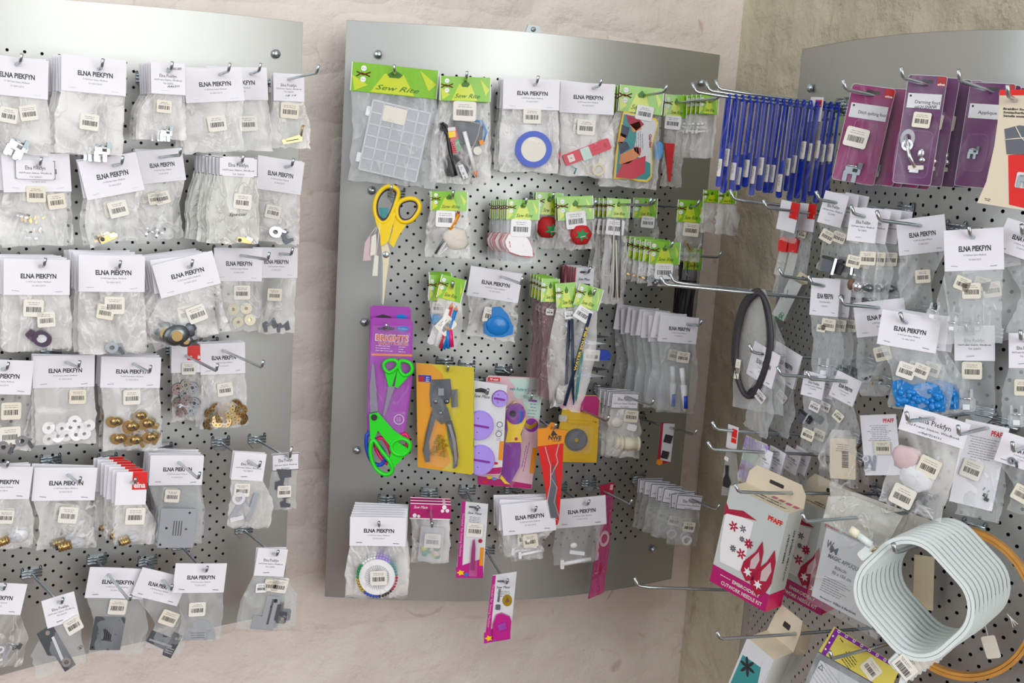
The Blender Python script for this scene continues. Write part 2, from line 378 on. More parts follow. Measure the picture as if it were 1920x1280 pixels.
# ------------------------------------------------------------------ the room
def wall_mat(name, c0, c1, c2, trowel):
    m = bpy.data.materials.new(name); m.use_nodes = True; nt = m.node_tree; b = nt.nodes['Principled BSDF']; b.inputs['Roughness'].default_value = .75
    tc = nt.nodes.new('ShaderNodeTexCoord'); L = nt.links.new
    n1 = nt.nodes.new('ShaderNodeTexNoise'); n1.inputs['Scale'].default_value = 3.5; n1.inputs['Detail'].default_value = 6; n1.inputs['Distortion'].default_value = .8
    n2 = nt.nodes.new('ShaderNodeTexNoise'); n2.noise_type = 'RIDGED_MULTIFRACTAL'; n2.inputs['Scale'].default_value = 9; n2.inputs['Detail'].default_value = 9; n2.inputs['Roughness'].default_value = .62; n2.inputs['Distortion'].default_value = .6
    n3 = nt.nodes.new('ShaderNodeTexNoise'); n3.inputs['Scale'].default_value = 9; n3.inputs['Detail'].default_value = 8; n3.inputs['Distortion'].default_value = 2.2
    geo = nt.nodes.new('ShaderNodeNewGeometry')
    for n in (n1, n2, n3): L(geo.outputs['Position'], n.inputs['Vector'])
    cr = nt.nodes.new('ShaderNodeValToRGB'); cr.color_ramp.elements[0].position = .36; cr.color_ramp.elements[1].position = .62
    cr.color_ramp.elements[0].color = (*lin(c0), 1); cr.color_ramp.elements[1].color = (*lin(c1), 1)
    L(n1.outputs['Fac'], cr.inputs['Fac'])
    st = nt.nodes.new('ShaderNodeMapRange'); st.inputs[1].default_value = .66; st.inputs[2].default_value = .76; st.inputs[3].default_value = 0; st.inputs[4].default_value = .75
    L(n3.outputs['Fac'], st.inputs[0])
    mx = nt.nodes.new('ShaderNodeMix'); mx.data_type = 'RGBA'; L(st.outputs[0], mx.inputs[0]); L(cr.outputs['Color'], mx.inputs[6]); mx.inputs[7].default_value = (*lin(c2), 1)
    L(mx.outputs[2], b.inputs['Base Color'])
    bp = nt.nodes.new('ShaderNodeBump'); bp.inputs['Strength'].default_value = 1.0; bp.inputs['Distance'].default_value = .0085
    ad = nt.nodes.new('ShaderNodeMath'); ad.operation = 'ADD'; vo = nt.nodes.new('ShaderNodeTexVoronoi'); vo.feature = 'SMOOTH_F1'; vo.inputs['Scale'].default_value = 16
    n4 = nt.nodes.new('ShaderNodeTexNoise'); n4.inputs['Scale'].default_value = 34; n4.inputs['Detail'].default_value = 6; n4.inputs['Roughness'].default_value = .6; L(geo.outputs['Position'], n4.inputs['Vector'])
    vs_ = nt.nodes.new('ShaderNodeVectorMath'); vs_.operation = 'SCALE'; vs_.inputs['Scale'].default_value = .07; L(n4.outputs['Color'], vs_.inputs[0])
    va = nt.nodes.new('ShaderNodeVectorMath'); L(geo.outputs['Position'], va.inputs[0]); L(vs_.outputs[0], va.inputs[1]); L(va.outputs[0], vo.inputs['Vector']); vo.feature = 'F1'
    a1 = nt.nodes.new('ShaderNodeMath'); a1.operation = 'MULTIPLY_ADD'; a1.inputs[1].default_value = trowel; L(vo.outputs['Distance'], a1.inputs[0]); L(n2.outputs['Fac'], a1.inputs[2])
    a2 = nt.nodes.new('ShaderNodeMath'); a2.operation = 'MULTIPLY'; a2.inputs[1].default_value = .55; L(n4.outputs['Fac'], a2.inputs[0])
    L(a1.outputs[0], ad.inputs[0]); L(a2.outputs[0], ad.inputs[1]); L(ad.outputs[0], bp.inputs['Height']); L(bp.outputs['Normal'], b.inputs['Normal'])
    MATS[name] = m
wall_mat('painted_brick', (222, 210, 200), (236, 226, 216), (180, 150, 128), .25)
wall_mat('painted_plaster', (196, 188, 164), (212, 204, 180), (170, 152, 124), .8)
CORN = np.array([.372, 1.975]); BD = np.array([-1, -.30]); BD = BD/np.hypot(*BD); RD = np.array([.285, -.78]); RD = RD/np.hypot(*RD)
def wall(name, D, L, mat, z0, z1, amp, hold=None):
    Nn = np.array([D[1], -D[0]]);
    if Nn @ (-CORN) < 0: Nn = -Nn
    nx, nz = int(L/.014), int((z1-z0)/.014); vs = []
    for j in range(nz+1):
        for i in range(nx+1):
            a = L*i/nx; z = z0+(z1-z0)*j/nz; q = CORN+D*a
            h = amp*(noise.fractal(Vector((a*7, z*9, 3.0 if D is BD else 8.0)), 1.0, 2.0, 5)+.6*abs(noise.noise(Vector((a*16, z*22, 1.7)))))
            h *= min(1, a/.03)
            vs.append((q[0]+Nn[0]*h, q[1]+Nn[1]*h, z))
    me = bpy.data.meshes.new(name); me.from_pydata(vs, [], [(j*(nx+1)+i, j*(nx+1)+i+1, (j+1)*(nx+1)+i+1, (j+1)*(nx+1)+i) for j in range(nz) for i in range(nx)])
    me.materials.append(MATS[mat]); me.polygons.foreach_set('use_smooth', [True]*len(me.polygons))
    o = link(name, me); tag(o, kind='structure'); return o, Nn
wb, NB = wall('wall_back', BD, 2.0, 'painted_brick', -1.5, 1.1, .0042)
wr, NR = wall('wall_right', RD, 1.5, 'painted_plaster', -1.5, 1.1, .0075)
def brick_mesh(seed, lx, lz, mat):
    """one thickly painted brick: rounded face, uneven"""
    vs = []; nx, nz = 7, 4; rn = random.Random(seed)
    for j in range(nz+1):
        for i in range(nx+1):
            x, z = (i/nx-.5), (j/nz-.5); e = min((.5-abs(x))*lx, (.5-abs(z))*lz)
            h = (-.003 if e < 1e-6 else .0018)+(.0 if e < 1e-6 else rn.uniform(-.0012, .0012))
            jx, jz = rn.uniform(-.004, .004), rn.uniform(-.004, .004)
            xs = math.copysign(min(abs(x), .5), x)*lx*(1.0 if abs(x) > .49 else 1.13); zs = z*lz*(1.0 if abs(z) > .49 else 1.3)
            vs.append((xs+jx, -h, zs+jz))
    me = bpy.data.meshes.new('brick'); me.from_pydata(vs, [], [(j*(nx+1)+i, j*(nx+1)+i+1, (j+1)*(nx+1)+i+1, (j+1)*(nx+1)+i) for j in range(nz) for i in range(nx)])
    me.materials.append(MATS[mat]); me.polygons.foreach_set('use_smooth', [True]*len(me.polygons)); return me
def bricks(wall_o, D, Nn, mat, zlo, zhi, amin, amax):
    ms = [brick_mesh(k, .226, .088, mat) for k in range(4)]; r = 0; z = zlo
    t = -D if D is BD else D
    while z < zhi:
        a = amin+(.12 if r % 2 else 0)
        while a < amax:
            q = CORN+D*a+Nn*.0025; X = np.array([t[0], t[1], 0]); Y = np.array([-Nn[0], -Nn[1], 0])
            mt = Matrix(((X[0], Y[0], 0, q[0]), (X[1], Y[1], 0, q[1]), (X[2], Y[2], 1, z), (0, 0, 0, 1)))
            link('brick', random.choice(ms), wall_o, mt); a += .238
        z += .097; r += 1
bricks(wb, BD, NB, 'painted_brick', -.78, .45, .14, 1.6)

mb = MB(); mb.add([(-3, -2.5, -1.5), (3, -2.5, -1.5), (3, 2.6, -1.5), (-3, 2.6, -1.5)], [(0, 1, 2, 3)], 'brown')
tag(link('floor', mb.mesh('floor', raw=True)), kind='structure')

# ------------------------------------------------------------------ hooks and hanging things
Zv = np.array([0, 0, 1.0])
ORD = ['', 'second', 'third', 'fourth', 'fifth', 'sixth', 'seventh', 'eighth', 'ninth', 'tenth', 'eleventh', 'twelfth']
HB = None
def bracket_mesh():
    mb = MB(); s = .001
    mb.poly([(-.014, -.007), (.014, -.007), (.014, .004), (.006, .013), (-.006, .013), (-.014, .004)], .0012, .003, 'zinc')
    for z in (-.0055, -.001, .0035): mb.tube([(-.0135, z, .0036), (.0135, z, .0036)], .0014, 'zinc', 5)
    for x in (-.012, .012): mb.tube([(x, -.005, .003), (x, -.0095, .002), (x, -.0095, -.010), (x, -.004, -.013)], .0017, 'dark_zinc', 5)
    return mb.mesh('wall_bracket')
def hook(A, n, off, p, lab, up=.010, group=None, r=.0021, curl=None):
    """peg hook: bracket in the panel holes at its base, rod out to A and on by p to an upturned tip"""
    global HB
    if HB is None: HB = bracket_mesh()
    base = A-n*off-Zv*(.05*off+.001); root = bpy.data.objects.new('peg_hook', None); COL.objects.link(root)
    m = frame(base, n); root.matrix_world = m; inv = np.array(m.inverted())
    loc = lambda q: (inv @ np.append(q, 1))[:3]
    a = loc(A-Zv*.0012); t = loc(A+n*p+Zv*.04*p)
    pth = [np.array([0, -.002, 0.]), a, t]
    pth += curl(t) if curl else [t+np.array([0, -.004, .002]), t+np.array([0, -.009, up])]
    mb = MB(); mb.tube([(q[0], -q[2], -q[1]) for q in pth], r, 'zinc', 8)
    link('wall_bracket', HB, root); link('rod', mb.mesh('rod'), root)
    tag(root, lab, 'hook', group or 'zinc peg hooks on the panels'); return root
def solve_p(A, n, tip):
    best = None
    for p in np.arange(.004, .17, .002):
        q = proj(A+n*p); e = math.hypot(q[0]-tip[0], (q[1]-tip[1])*.6)
        if best is None or e < best[0]: best = (e, p)
    return best[1]
class It:
    def __init__(s, P, ax, ay, off, lab, cat, name, tilt=None, fa=None, group=None):
        s.P = P; s.A, s.n, s.u = P.hit(ax, ay, off); s.off = off; s.a_px = np.array([ax, ay], float); s.lab = lab
        fs = math.degrees(math.atan2(-s.n[0], -s.n[1])); fv = math.degrees(math.atan2(s.A[0], s.A[1]))
        if fa is None: fa = .5*fs+.5*fv if P is not PR else .45*fs+.55*fv
        f = math.radians(fa); s.nf = np.array([-math.sin(f), -math.cos(f), 0]); s.t = np.array([math.cos(f), -math.sin(f), 0])
        p0 = proj(s.A); pt = (proj(s.A+s.t*.001)-p0)/.001; pz = (proj(s.A-Zv*.001)-p0)/.001
        if tilt is None: a = 0.0
        else:
            d = (math.cos(math.radians(tilt)), math.sin(math.radians(tilt)))
            a = math.atan(-(pt[0]*d[1]-pt[1]*d[0])/(pz[0]*d[1]-pz[1]*d[0]))
        s.a = a; eu = pt*math.cos(a)+pz*math.sin(a); ev = pz*math.cos(a)-pt*math.sin(a)
        s.sx, s.sz, s.sw = 1/np.hypot(*eu), 1/np.hypot(*ev), 1/np.hypot(*pz)
        s.I = np.linalg.inv(np.stack([eu*s.sx, ev*s.sz], axis=1))
        s.root = bpy.data.objects.new(name, None); COL.objects.link(s.root); s.root.matrix_world = frame(s.A, s.nf, a)
        tag(s.root, lab, cat, group); s.rn = random.Random(int(ax*7+ay))
    def L(s, x, y):
        q = s.I @ (np.array([x, y], float)-s.a_px); return float(q[0]), float(q[1])
    def pts(s, l): return [s.L(*p) for p in l]
    def part(s, name, mb, label=None, parent=None):
        o = link(name, mb.mesh(name, s.sx, s.sw, s.sz), parent or s.root)
        if label: o['label'] = label
        return o
    def hook(s, tip=None, p=.012, up=.010, base=None):
        if tip is not None: p = solve_p(s.A, s.n, tip)
        lab = 'zinc peg hook carrying the '+s.lab
        w = lab.split(); lab = ' '.join(w[:16])
        return hook(s.A, s.n, s.off, p, lab, up)
    def stack(s, n, gap, skip=('bobbin',), cat=None, group=None, fan=(0, 0), word='bag', jit=3.0):
        grp = group or ('stack behind the '+s.lab)
        if n > 1: s.root['group'] = grp
        for k in range(1, n):
            r = s.root.copy(); COL.objects.link(r)
            A = s.A-s.n*gap*k+s.t*fan[0]*k*s.sx-Zv*fan[1]*k*s.sz
            f = math.atan2(-s.nf[0], -s.nf[1])+math.radians(s.rn.uniform(-jit, jit)*1.4)
            r.matrix_world = frame(A, np.array([-math.sin(f), -math.cos(f), 0]), s.a*(.5 if n > 2 else .8)+math.radians(s.rn.uniform(-jit, jit)))
            r['label'] = ' '.join(('%s %s behind the %s' % (ORD[k], word, s.lab)).split()[:16])
            for c in s.root.children:
                if c.name.split('.')[0] in skip: continue
                d = c.copy(); COL.objects.link(d); d.parent = r

def card_mb(kind, x0, y0, x1, y1, rn, amp=2.0):
    mb = MB(); W, H = x1-x0, y1-y0; cx, cy = (x0+x1)/2, (y0+y1)/2; I = 1.9
    if kind == 'G': amp *= .25
    warp = lambda u: amp*((u-cx)/(W/2))**2
    face = {'E': 'paper', 'e': 'paper', 'ef': 'paper', 'G': 'green_card', 'R': 'paper', 'S': 'magenta_card', 'P': 'paper', 'B': 'straw' if H > 80 else 'paper'}[kind]
    nx = 8
    for w0, f in ((1.5, face), (-3.0, 'paper' if kind != 'G' else 'green_card')):
        mb.sheet(lambda a, b: (x0+W*a, y0+H*b, w0*(.25+.75*b if kind != 'ef' else 1)+warp(x0+W*a)), nx, 2, f)
    mb.sheet(lambda a, b: (x0+W*a, y0, (-3.0+4.5*b)*.25+warp(x0+W*a)), nx, 1, face)
    n0 = len(mb.v)
    wf = lambda t: 1.5*(.25+.75*t)+.35 if kind != 'ef' else 1.85
    def tx(*a, **k): mb.text(*a, **k)
    if kind == 'E':
        yl = y0+H*.47
        mb.text('ELNA PIEKFYN', cx+W*.02, yl, H*.125, I, 'ink', width=W*.54, bold=.03, res=2)
        mb.text('10 Old Power Station, Windhoek', cx+W*.02, yl+H*.155, H*.045, I, 'grey_ink', width=W*.38, res=1)
        mb.text('Tel: +264 61 224 151', cx+W*.02, yl+H*.265, H*.045, I, 'grey_ink', width=W*.21, res=1)
        for sx in (-1, 1):
            mb.rect(cx+sx*W*.33, y0+H*(.88 if sx < 0 else .9), W*.11, .9, I, I+.5, 'staple', rn.uniform(-8, 8))
    elif kind in ('e', 'ef'):
        tall = H > W*.65; yl = y0+H*(.42 if tall else .40)
        mb.text('Elna Piekfyn', cx, yl, (H*.10 if tall else H*.2), I, 'ink', width=W*.5, res=1)
        mb.text('Old Power Station, Windhoek', cx, yl+(H*.13 if tall else H*.27), (H*.05 if tall else H*.09), I, 'ink', width=W*.82, res=1)
        mb.text('Tel: 224151', cx, yl+(H*.24 if tall else H*.48), (H*.05 if tall else H*.08), I, 'ink', width=W*.3, res=1)
        if kind == 'ef':
            for q in ((cx, y0+1, W-1, 1), (cx, y1-1, W-1, 1)): mb.rect(*q, I, I, 'ink')
            for q in ((x0+1, cy, 1, H-1), (x1-1, cy, 1, H-1)): mb.rect(*q, I, I, 'ink')
        else: mb.rect(cx-W*.1, y0+H*.87, W*.2, .9, I, I+.5, 'staple', -4)
    elif kind == 'G':
        g = 'lime_card'
        mb.poly([(cx-W*.12, y0+H*.3), (cx+W*.1, y0+H*.28), (cx+W*.24, y1-1), (cx-W*.27, y1-1)], I, I, g)
        mb.poly([(x0+2, y0+H*.45), (x0+W*.2, y0+H*.75), (x0+W*.05, y1-1)], I, I, g); mb.poly([(x1-W*.22, y0+3), (x1-3, y0+H*.5), (x1-W*.1, y1-H*.25)], I, I, g)
        mb.poly([(cx-W*.09, y0+H*.32), (cx, y0+H*.14), (cx+W*.09, y0+H*.3), (cx+W*.05, y0+H*.42), (cx-W*.06, y0+H*.42)], I+.1, I+.1, 'dark_green')
        bx, by, q = x0+W*.14, y0+H*.38, min(H*.1, W*.08)
        for dy in (-1.2, 1.2):
            mb.disc(bx, by+dy*q*1.6, q, I+.2, I+.7, 'white', 10)
            for e in (-.35, .35): mb.disc(bx+e*q, by+dy*q*1.6, q*.16, I+.8, I+.8, 'maroon_ink', 5)
        mb.tube([(bx-q*2.4, by+q, I+.4), (bx-q*.6, by-q*.3, I+.4), (bx+q*2.3, by+q*.7, I+.4)], q*.22, 'maroon_ink', 4)
        mb.tube([(bx-q*2.4, by-q*.6, I+.4), (bx, by+q*.3, I+.4), (bx+q*2.4, by-q*.8, I+.4)], q*.22, 'maroon_ink', 4)
        mb.text('Sew Rite', cx+W*.04, y0+H*.78, H*.17, I+.9, 'dark_green', width=W*.5, shear=.45, res=2)
        for xx in (x0+.8, x1-.8): mb.rect(xx, cy, 1.5, H, I, I+.1, 'white')
    elif kind == 'R':
        mb.rect(x0+W*.76, y0+H*.27, W*.48, H*.54, I+.1, I+.1, 'red'); mb.text('elna', x0+W*.76, y0+H*.4, H*.16, I+.3, 'white', width=W*.38, bold=.03)
    elif kind == 'S':
        mb.rect(cx, y1-1.2, W, 2, I, I, 'white'); mb.rect(cx, y0+1, W, 1.4, I, I, 'white')
        mb.text('Sew Mate', x0+W*.26, y0+H*.26, H*.17, I, 'white', width=W*.34, shear=.4)
        for (a, b, r) in ((.12, .78, .11), (.22, .82, .08), (.84, .22, .12), (.92, .42, .1), (.8, .45, .09)):
            mb.disc(x0+W*a, y0+H*b, H*r*1.2, I, I+.1, 'white', 9)
    elif kind == 'P':
        mb.text('PFAFF', x1-W*.22, y0+H*.1, H*.06, I, 'red', width=W*.3, bold=.03)
        mb.lines(cx, y0+H*.18, W*.7, 9, H*.03, 'grey_ink', I, .9, rnd=rn)
    for i in range(n0, len(mb.v)):
        u, v, w = mb.v[i]; mb.v[i] = (u, v, w-1.9+wf((v-y0)/H)+warp(u))
    return mb
def bag_mb(u0, u1, vt, vb, tu0, tu1, B, rn, mat, crum=2.6, nx=9, ny=12, wob=2.0):
    """crumpled plastic bag: front and back film meeting at the side welds, mouth under the header at vt"""
    mb = MB(); sd = rn.uniform(0, 50)
    el = [rn.uniform(-wob, wob) for _ in range(ny+1)]; er = [rn.uniform(-wob, wob) for _ in range(ny+1)]; bt = [rn.uniform(-wob, wob*1.3) for _ in range(nx+1)]
    for side in (1, -1):
        def f(a, b):
            j, i = round(b*ny), round(a*nx); k = min(1, b*2.2)
            L = tu0+(u0-tu0)*k+el[j]*k; R = tu1+(u1-tu1)*k+er[j]*k
            u = L+(R-L)*a; v = vt+(vb-vt)*b+bt[i]*b*b
            pr = max(0, math.sin(math.pi*a))**.6*(math.sin(math.pi*min(1, b*.8+.02)))**.7 if 0 < a < 1 else 0
            n = noise.noise(Vector((u*.075+sd, v*.045+side*9, sd)))+.6*noise.noise(Vector((u*.16+sd, v*.11, side*3+sd)))
            e = 0 if a in (0, 1) else min(1, b*4)
            return (u, v, side*(B*.5*pr)+n*crum*e*1.6-.6)
        mb.sheet(f, nx, ny, mat)
    return mb
def sticker(it, x, y, w, rot=0, W=7, m='sticker', h=None, code=True, parent=None):
    u, v = it.L(x, y); h = h or w*.86; mb = MB(); rn = it.rn; c, d = math.cos(math.radians(rot)), math.sin(math.radians(rot))
    q = lambda a, b: (u+a*c-b*d, v+a*d+b*c)
    mb.rect(u, v, w, h, W-.5, W, m, rot, w*.1)
    if code:
        mb.lines(*q(0, -h*.32), w*.75, 2, h*.11, 'grey_ink', W+.2, .8, rot, rn); mb.bars(*q(0, h*.08), w*.72, h*.3, W+.2, rot, rn)
    return it.part('price_sticker', mb, parent=parent)

# ---- contents of the bags, each drawn at local (x, y) with size s
def c_foot(mb, x, y, s, r, W, rn):
    c, d = math.cos(math.radians(r)), math.sin(math.radians(r)); q = lambda a, b: (x+(a*c-b*d)*s, y+(a*d+b*c)*s)
    mb.rect(*q(0, 0), s*.7, s*.36, W, W+s*.08, 'zinc', r, s*.05); mb.rect(*q(-.3, .3), s*.2, s*.5, W, W+s*.07, 'zinc', r, s*.06)
    mb.rect(*q(.12, .3), s*.2, s*.5, W, W+s*.07, 'zinc', r, s*.06); mb.rect(*q(.1, -.02), s*.22, s*.16, W+s*.08, W+s*.1, 'dark', r)
    mb.rect(*q(.3, -.25), s*.2, s*.3, W, W+s*.2, 'dark_zinc', r); mb.tube([(*q(-.3, -.2), W+3), (*q(.3, -.2), W+3)], s*.05, 'zinc')
def c_plate(mb, x, y, s, r, W, rn, m='steel_plate', k=1.1):
    c, d = math.cos(math.radians(r)), math.sin(math.radians(r)); q = lambda a, b: (x+(a*c-b*d)*s, y+(a*d+b*c)*s)
    mb.rect(x, y, s, s*k, W, W+2.2, m, r, s*.03)
    for a in (-.1, -.03, .04, .11): mb.rect(*q(a, .0), s*.028, s*.42, W+2.3, W+2.4, 'black', r)
    for a, b in ((-.42*1, .42*k), (.3, -.4*k), (-.3, 0), (.25, .02)): mb.disc(*q(a, b), s*.035, W+2.3, W+2.5, 'black', 8)
def c_semi(mb, x, y, s, r, W, rn):
    P = [(x+s*.5*math.cos(a), y-s*.62*math.sin(a)+s*.3) for a in np.linspace(0, math.pi, 16)]
    mb.poly(P, W, W+2, 'steel_plate')
    for k in range(3): mb.rect(x-s*.05, y+s*(.08+.07*k), s*.42, s*.02, W+2.1, W+2.2, 'black', 0)
    mb.disc(x-s*.3, y+s*.05, s*.05, W+2.1, W+2.4, 'chrome', 8); mb.disc(x+s*.3, y, s*.05, W+2.1, W+2.4, 'chrome', 8)
def c_long(mb, x, y, s, r, W, rn):
    c, d = math.cos(math.radians(r)), math.sin(math.radians(r)); q = lambda a, b: (x+(a*c-b*d)*s, y+(a*d+b*c)*s)
    mb.poly([q(-.22, -.5), (q(.14, -.5)), q(.16, .5), q(-.1, .5), q(-.12, .1), q(-.24, 0)], W, W+2.5, 'dark_steel')
    mb.rect(*q(.0, 0), s*.06, s*.55, W+2.6, W+2.8, 'card_white', r+6); mb.disc(*q(-.02, -.4), s*.05, W+2.6, W+3, 'chrome', 8); mb.ring(*q(.02, .33), s*.1, s*.05, W+2.6, W+5, 'chrome', 12)
def c_dark(mb, x, y, s, r, W, rn):
    c, d = math.cos(math.radians(r)), math.sin(math.radians(r)); q = lambda a, b: (x+(a*c-b*d)*s, y+(a*d+b*c)*s)
    mb.poly([q(-.5, -.25), q(.15, -.22), q(.18, -.42), q(.5, -.4), q(.5, .42), q(.2, .4), q(.15, .22), q(-.5, .15)], W, W+2.5, 'dark_steel')
    mb.rect(*q(-.05, .05), s*.8, s*.07, W+2.6, W+2.8, 'steel_plate', r)
    for k in (.12, .2, .28): mb.rect(*q(.33, k), s*.26, s*.035, W+2.6, W+2.8, 'steel_plate', r)
    mb.disc(*q(.35, -.25), s*.05, W+2.6, W+3, 'chrome', 8)
def c_thr(mb, x, y, s, r, W, rn):
    mb.rect(x, y, s*.42, s*1.05, W, W+2.5, 'steel_plate', 4); mb.rect(x, y-s*.05, s*.07, s*.8, W+2.6, W+2.7, 'black', 4)
    mb.rect(x-s*.35, y+s*.3, s*.3, s*.4, W, W+3, 'steel_plate', 4); mb.rect(x+s*.38, y+s*.12, s*.3, s*.36, W, W+3, 'dark_steel', 4, s*.06); mb.disc(x+s*.4, y+s*.16, s*.06, W+3, W+4, 'chrome', 8); mb.disc(x+s*.1, y-s*.4, s*.06, W+2.6, W+4, 'dark', 8)
    mb.rect(x+s*.22, y-s*.05, s*.1, s*.5, W+2.6, W+5, 'dark_zinc', 4)
def c_bulb(mb, x, y, s, r, W, rn):
    c, d = math.cos(math.radians(r)), math.sin(math.radians(r)); q = lambda a, b: (x+(a*c-b*d)*s, y+(a*d+b*c)*s)
    mb.ball(*q(.35, 0), W+s*.2, s*.34, s*.24, s*.22, 'clear_plastic', 12, 8)
    mb.tube([(*q(-.45, 0), W+s*.2), (*q(.1, 0), W+s*.2)], s*.17, 'brass', 10); 
    for k in range(4): mb.tube([(*q(-.4+k*.12, 0), W+s*.2), (*q(-.35+k*.12, 0), W+s*.2)], s*.195, 'brass', 10)
    mb.tube([(*q(-.55, 0), W+s*.2), (*q(-.45, 0), W+s*.2)], s*.09, 'dark', 8); mb.tube([(*q(.1, .0), W+s*.2), (*q(.3, .03), W+s*.2), (*q(.45, 0), W+s*.2)], s*.03, 'dark_zinc', 5)
def c_case(mb, x, y, s, r, W, rn):
    mb.ring(x-s*.15, y, s*.36, s*.15, W, W+s*.25, 'zinc', 16, .85, r); mb.disc(x-s*.15, y, s*.14, W, W+s*.12, 'dark', 12)
    mb.rect(x+s*.35, y+s*.15, s*.2, s*.62, W+2, W+s*.2, 'dark_steel', r-35, s*.06); mb.rect(x+s*.3, y-s*.1, s*.28, s*.12, W+s*.2, W+s*.24, 'chrome', r)
def c_gcase(mb, x, y, s, r, W, rn):
    c_case(mb, x, y, s, r, W, rn); mb.ball(x+s*.1, y-s*.05, W+s*.3, s*.34, s*.26, s*.2, 'brass', 12, 6); mb.disc(x+s*.1, y-s*.05, s*.09, W+s*.46, W+s*.52, 'dark', 9)
    for i in range(len(mb.m)):
        if mb.m[i] == 'zinc': mb.m[i] = 'brass'
        if mb.m[i] == 'dark_steel': mb.m[i] = 'brass'
def c_hook(mb, x, y, s, r, W, rn):
    mb.ring(x, y, s*.45, s*.26, W, W+s*.16, 'aubergine', 20, .8, r); mb.rect(x-s*.45, y-s*.15, s*.5, s*.4, W, W+s*.1, 'aubergine', r+25, s*.08); mb.disc(x, y, s*.24, W, W+s*.06, 'card_white', 16, s*.19)
def c_disc(mb, x, y, s, r, W, rn):
    mb.ball(x, y, W+s*.16, s*.5, s*.38, s*.16, 'dark_zinc', 16, 6); mb.disc(x, y, s*.2, W+s*.3, W+s*.34, 'brass', 12); mb.ball(x+s*.5, y-s*.05, W+s*.1, s*.3, s*.3, s*.1, 'dark_steel', 12, 6)
def c_gold(mb, x, y, s, r, W, rn):
    mb.rect(x, y, s*.9, s*.34, W, W+s*.16, 'brass', r, s*.08); mb.rect(x+s*.3, y-s*.1, s*.4, s*.18, W+s*.16, W+s*.3, 'chrome', r+15, s*.04); mb.disc(x-s*.3, y, s*.12, W+s*.16, W+s*.22, 'dark', 9)
def c_pin(mb, x, y, s, r, W, rn):
    c, d = math.cos(math.radians(r)), math.sin(math.radians(r)); q = lambda a, b: (x+(a*c-b*d)*s, y+(a*d+b*c)*s)
    mb.poly([q(-.5, -.1), q(.4, -.18), q(.5, -.05), q(.45, .12), q(-.45, .12)], W, W+3, 'brass'); mb.rect(*q(.0, 0), s*.6, s*.05, W+3, W+3.4, 'dark', r)
    mb.tube([(*q(.45, -.1), W+3), (*q(.6, -.5), W+3), (*q(.7, -.6), W+3)], s*.04, 'brass')
def c_bits(mb, x, y, s, r, W, rn):
    for k in range(7): mb.rect(x+rn.uniform(-.5, .5)*s, y+rn.uniform(-.35, .35)*s, s*.2, s*.1, W, W+3+k*.3, rn.choice(['brass', 'dark', 'zinc']), rn.uniform(0, 180), s*.03)
def c_black(mb, x, y, s, r, W, rn):
    c, d = math.cos(math.radians(r)), math.sin(math.radians(r)); q = lambda a, b: (x+(a*c-b*d)*s, y+(a*d+b*c)*s)
    mb.poly([q(-.4, -.5), q(.3, -.55), q(.35, -.2), q(.05, -.15), q(.05, .2), q(.4, .3), q(.35, .5), q(-.3, .45), q(-.35, .1), q(-.1, 0)], W, W+5, 'dark_steel')
    for k in range(3): mb.rect(*q(.05, -.42+k*.09), s*.45, s*.03, W+5, W+5.6, 'slate', r)
def c_legs(mb, x, y, s, r, W, rn):
    for a, rr in ((-.2, 25), (.05, -20), (.25, 10)):
        mb.rect(x+a*s, y, s*.17, s*1.0, W+abs(a)*8, W+3+abs(a)*8, 'steel_plate', r+rr, s*.08)
    mb.ring(x-s*.25, y-s*.3, s*.22, s*.12, W+4, W+7, 'card_white', 14); mb.rect(x-.2*s, y+s*.4, s*.45, s*.14, W+4, W+6, 'card_white', -18)
def c_clearfoot(mb, x, y, s, r, W, rn):
    c, d = math.cos(math.radians(r)), math.sin(math.radians(r)); q = lambda a, b: (x+(a*c-b*d)*s, y+(a*d+b*c)*s)
    mb.rect(*q(0, .15), s*.75, s*.6, W, W+3, 'clear_plastic', r, s*.15)
    for a in (-.22, .22): mb.rect(*q(a, -.1), s*.12, s*.8, W+3, W+7, 'clear_plastic', r, s*.05)
    mb.rect(*q(0, .25), s*.3, s*.22, W+3.1, W+6, 'frosted_rib', r); mb.tube([(*q(-.25, -.1), W+6), (*q(.25, -.1), W+6)], s*.04, 'chrome')
def c_ball(mb, x, y, s, r, W, rn):
    mb.ball(x, y, W+s*.4, s*.45, s*.45, s*.4, 'chrome'); mb.ball(x-s*.5, y-s*.1, W+s*.3, s*.3, s*.45, s*.3, 'brown', 10, 6); mb.ball(x+s*.8, y, W+s*.3, s*.35, s*.3, s*.3, 'dark_zinc', 10, 6)
def c_machine(mb, x, y, s, r, W, rn):
    mb.rect(x-s*.2, y, s*.5, s*.6, W, W+s*.25, 'dark_steel', r, s*.06); mb.rect(x+s*.2, y-s*.05, s*.12, s*.8, W, W+s*.4, 'chrome', r, s*.03); mb.rect(x, y-s*.35, s*1.0, s*.12, W, W+s*.3, 'black', r); mb.rect(x+s*.42, y+s*.05, s*.2, s*.5, W, W+s*.2, 'black', r+8)
def c_white(mb, x, y, s, r, W, rn):
    mb.tube([(x-s*.5, y+s*.08, W+3), (x+s*.45, y, W+3)], s*.07, 'white', 7); mb.rect(x-s*.5, y+s*.08, s*.12, s*.3, W, W+6, 'white', 3, 2)
    mb.rect(x, y-s*.25, s*.5, s*.12, W+1, W+5, 'frosted_rib', 12, 2); mb.ball(x-s*.1, y-s*.5, W+4, s*.13, s*.1, 4, 'white', 8, 6)
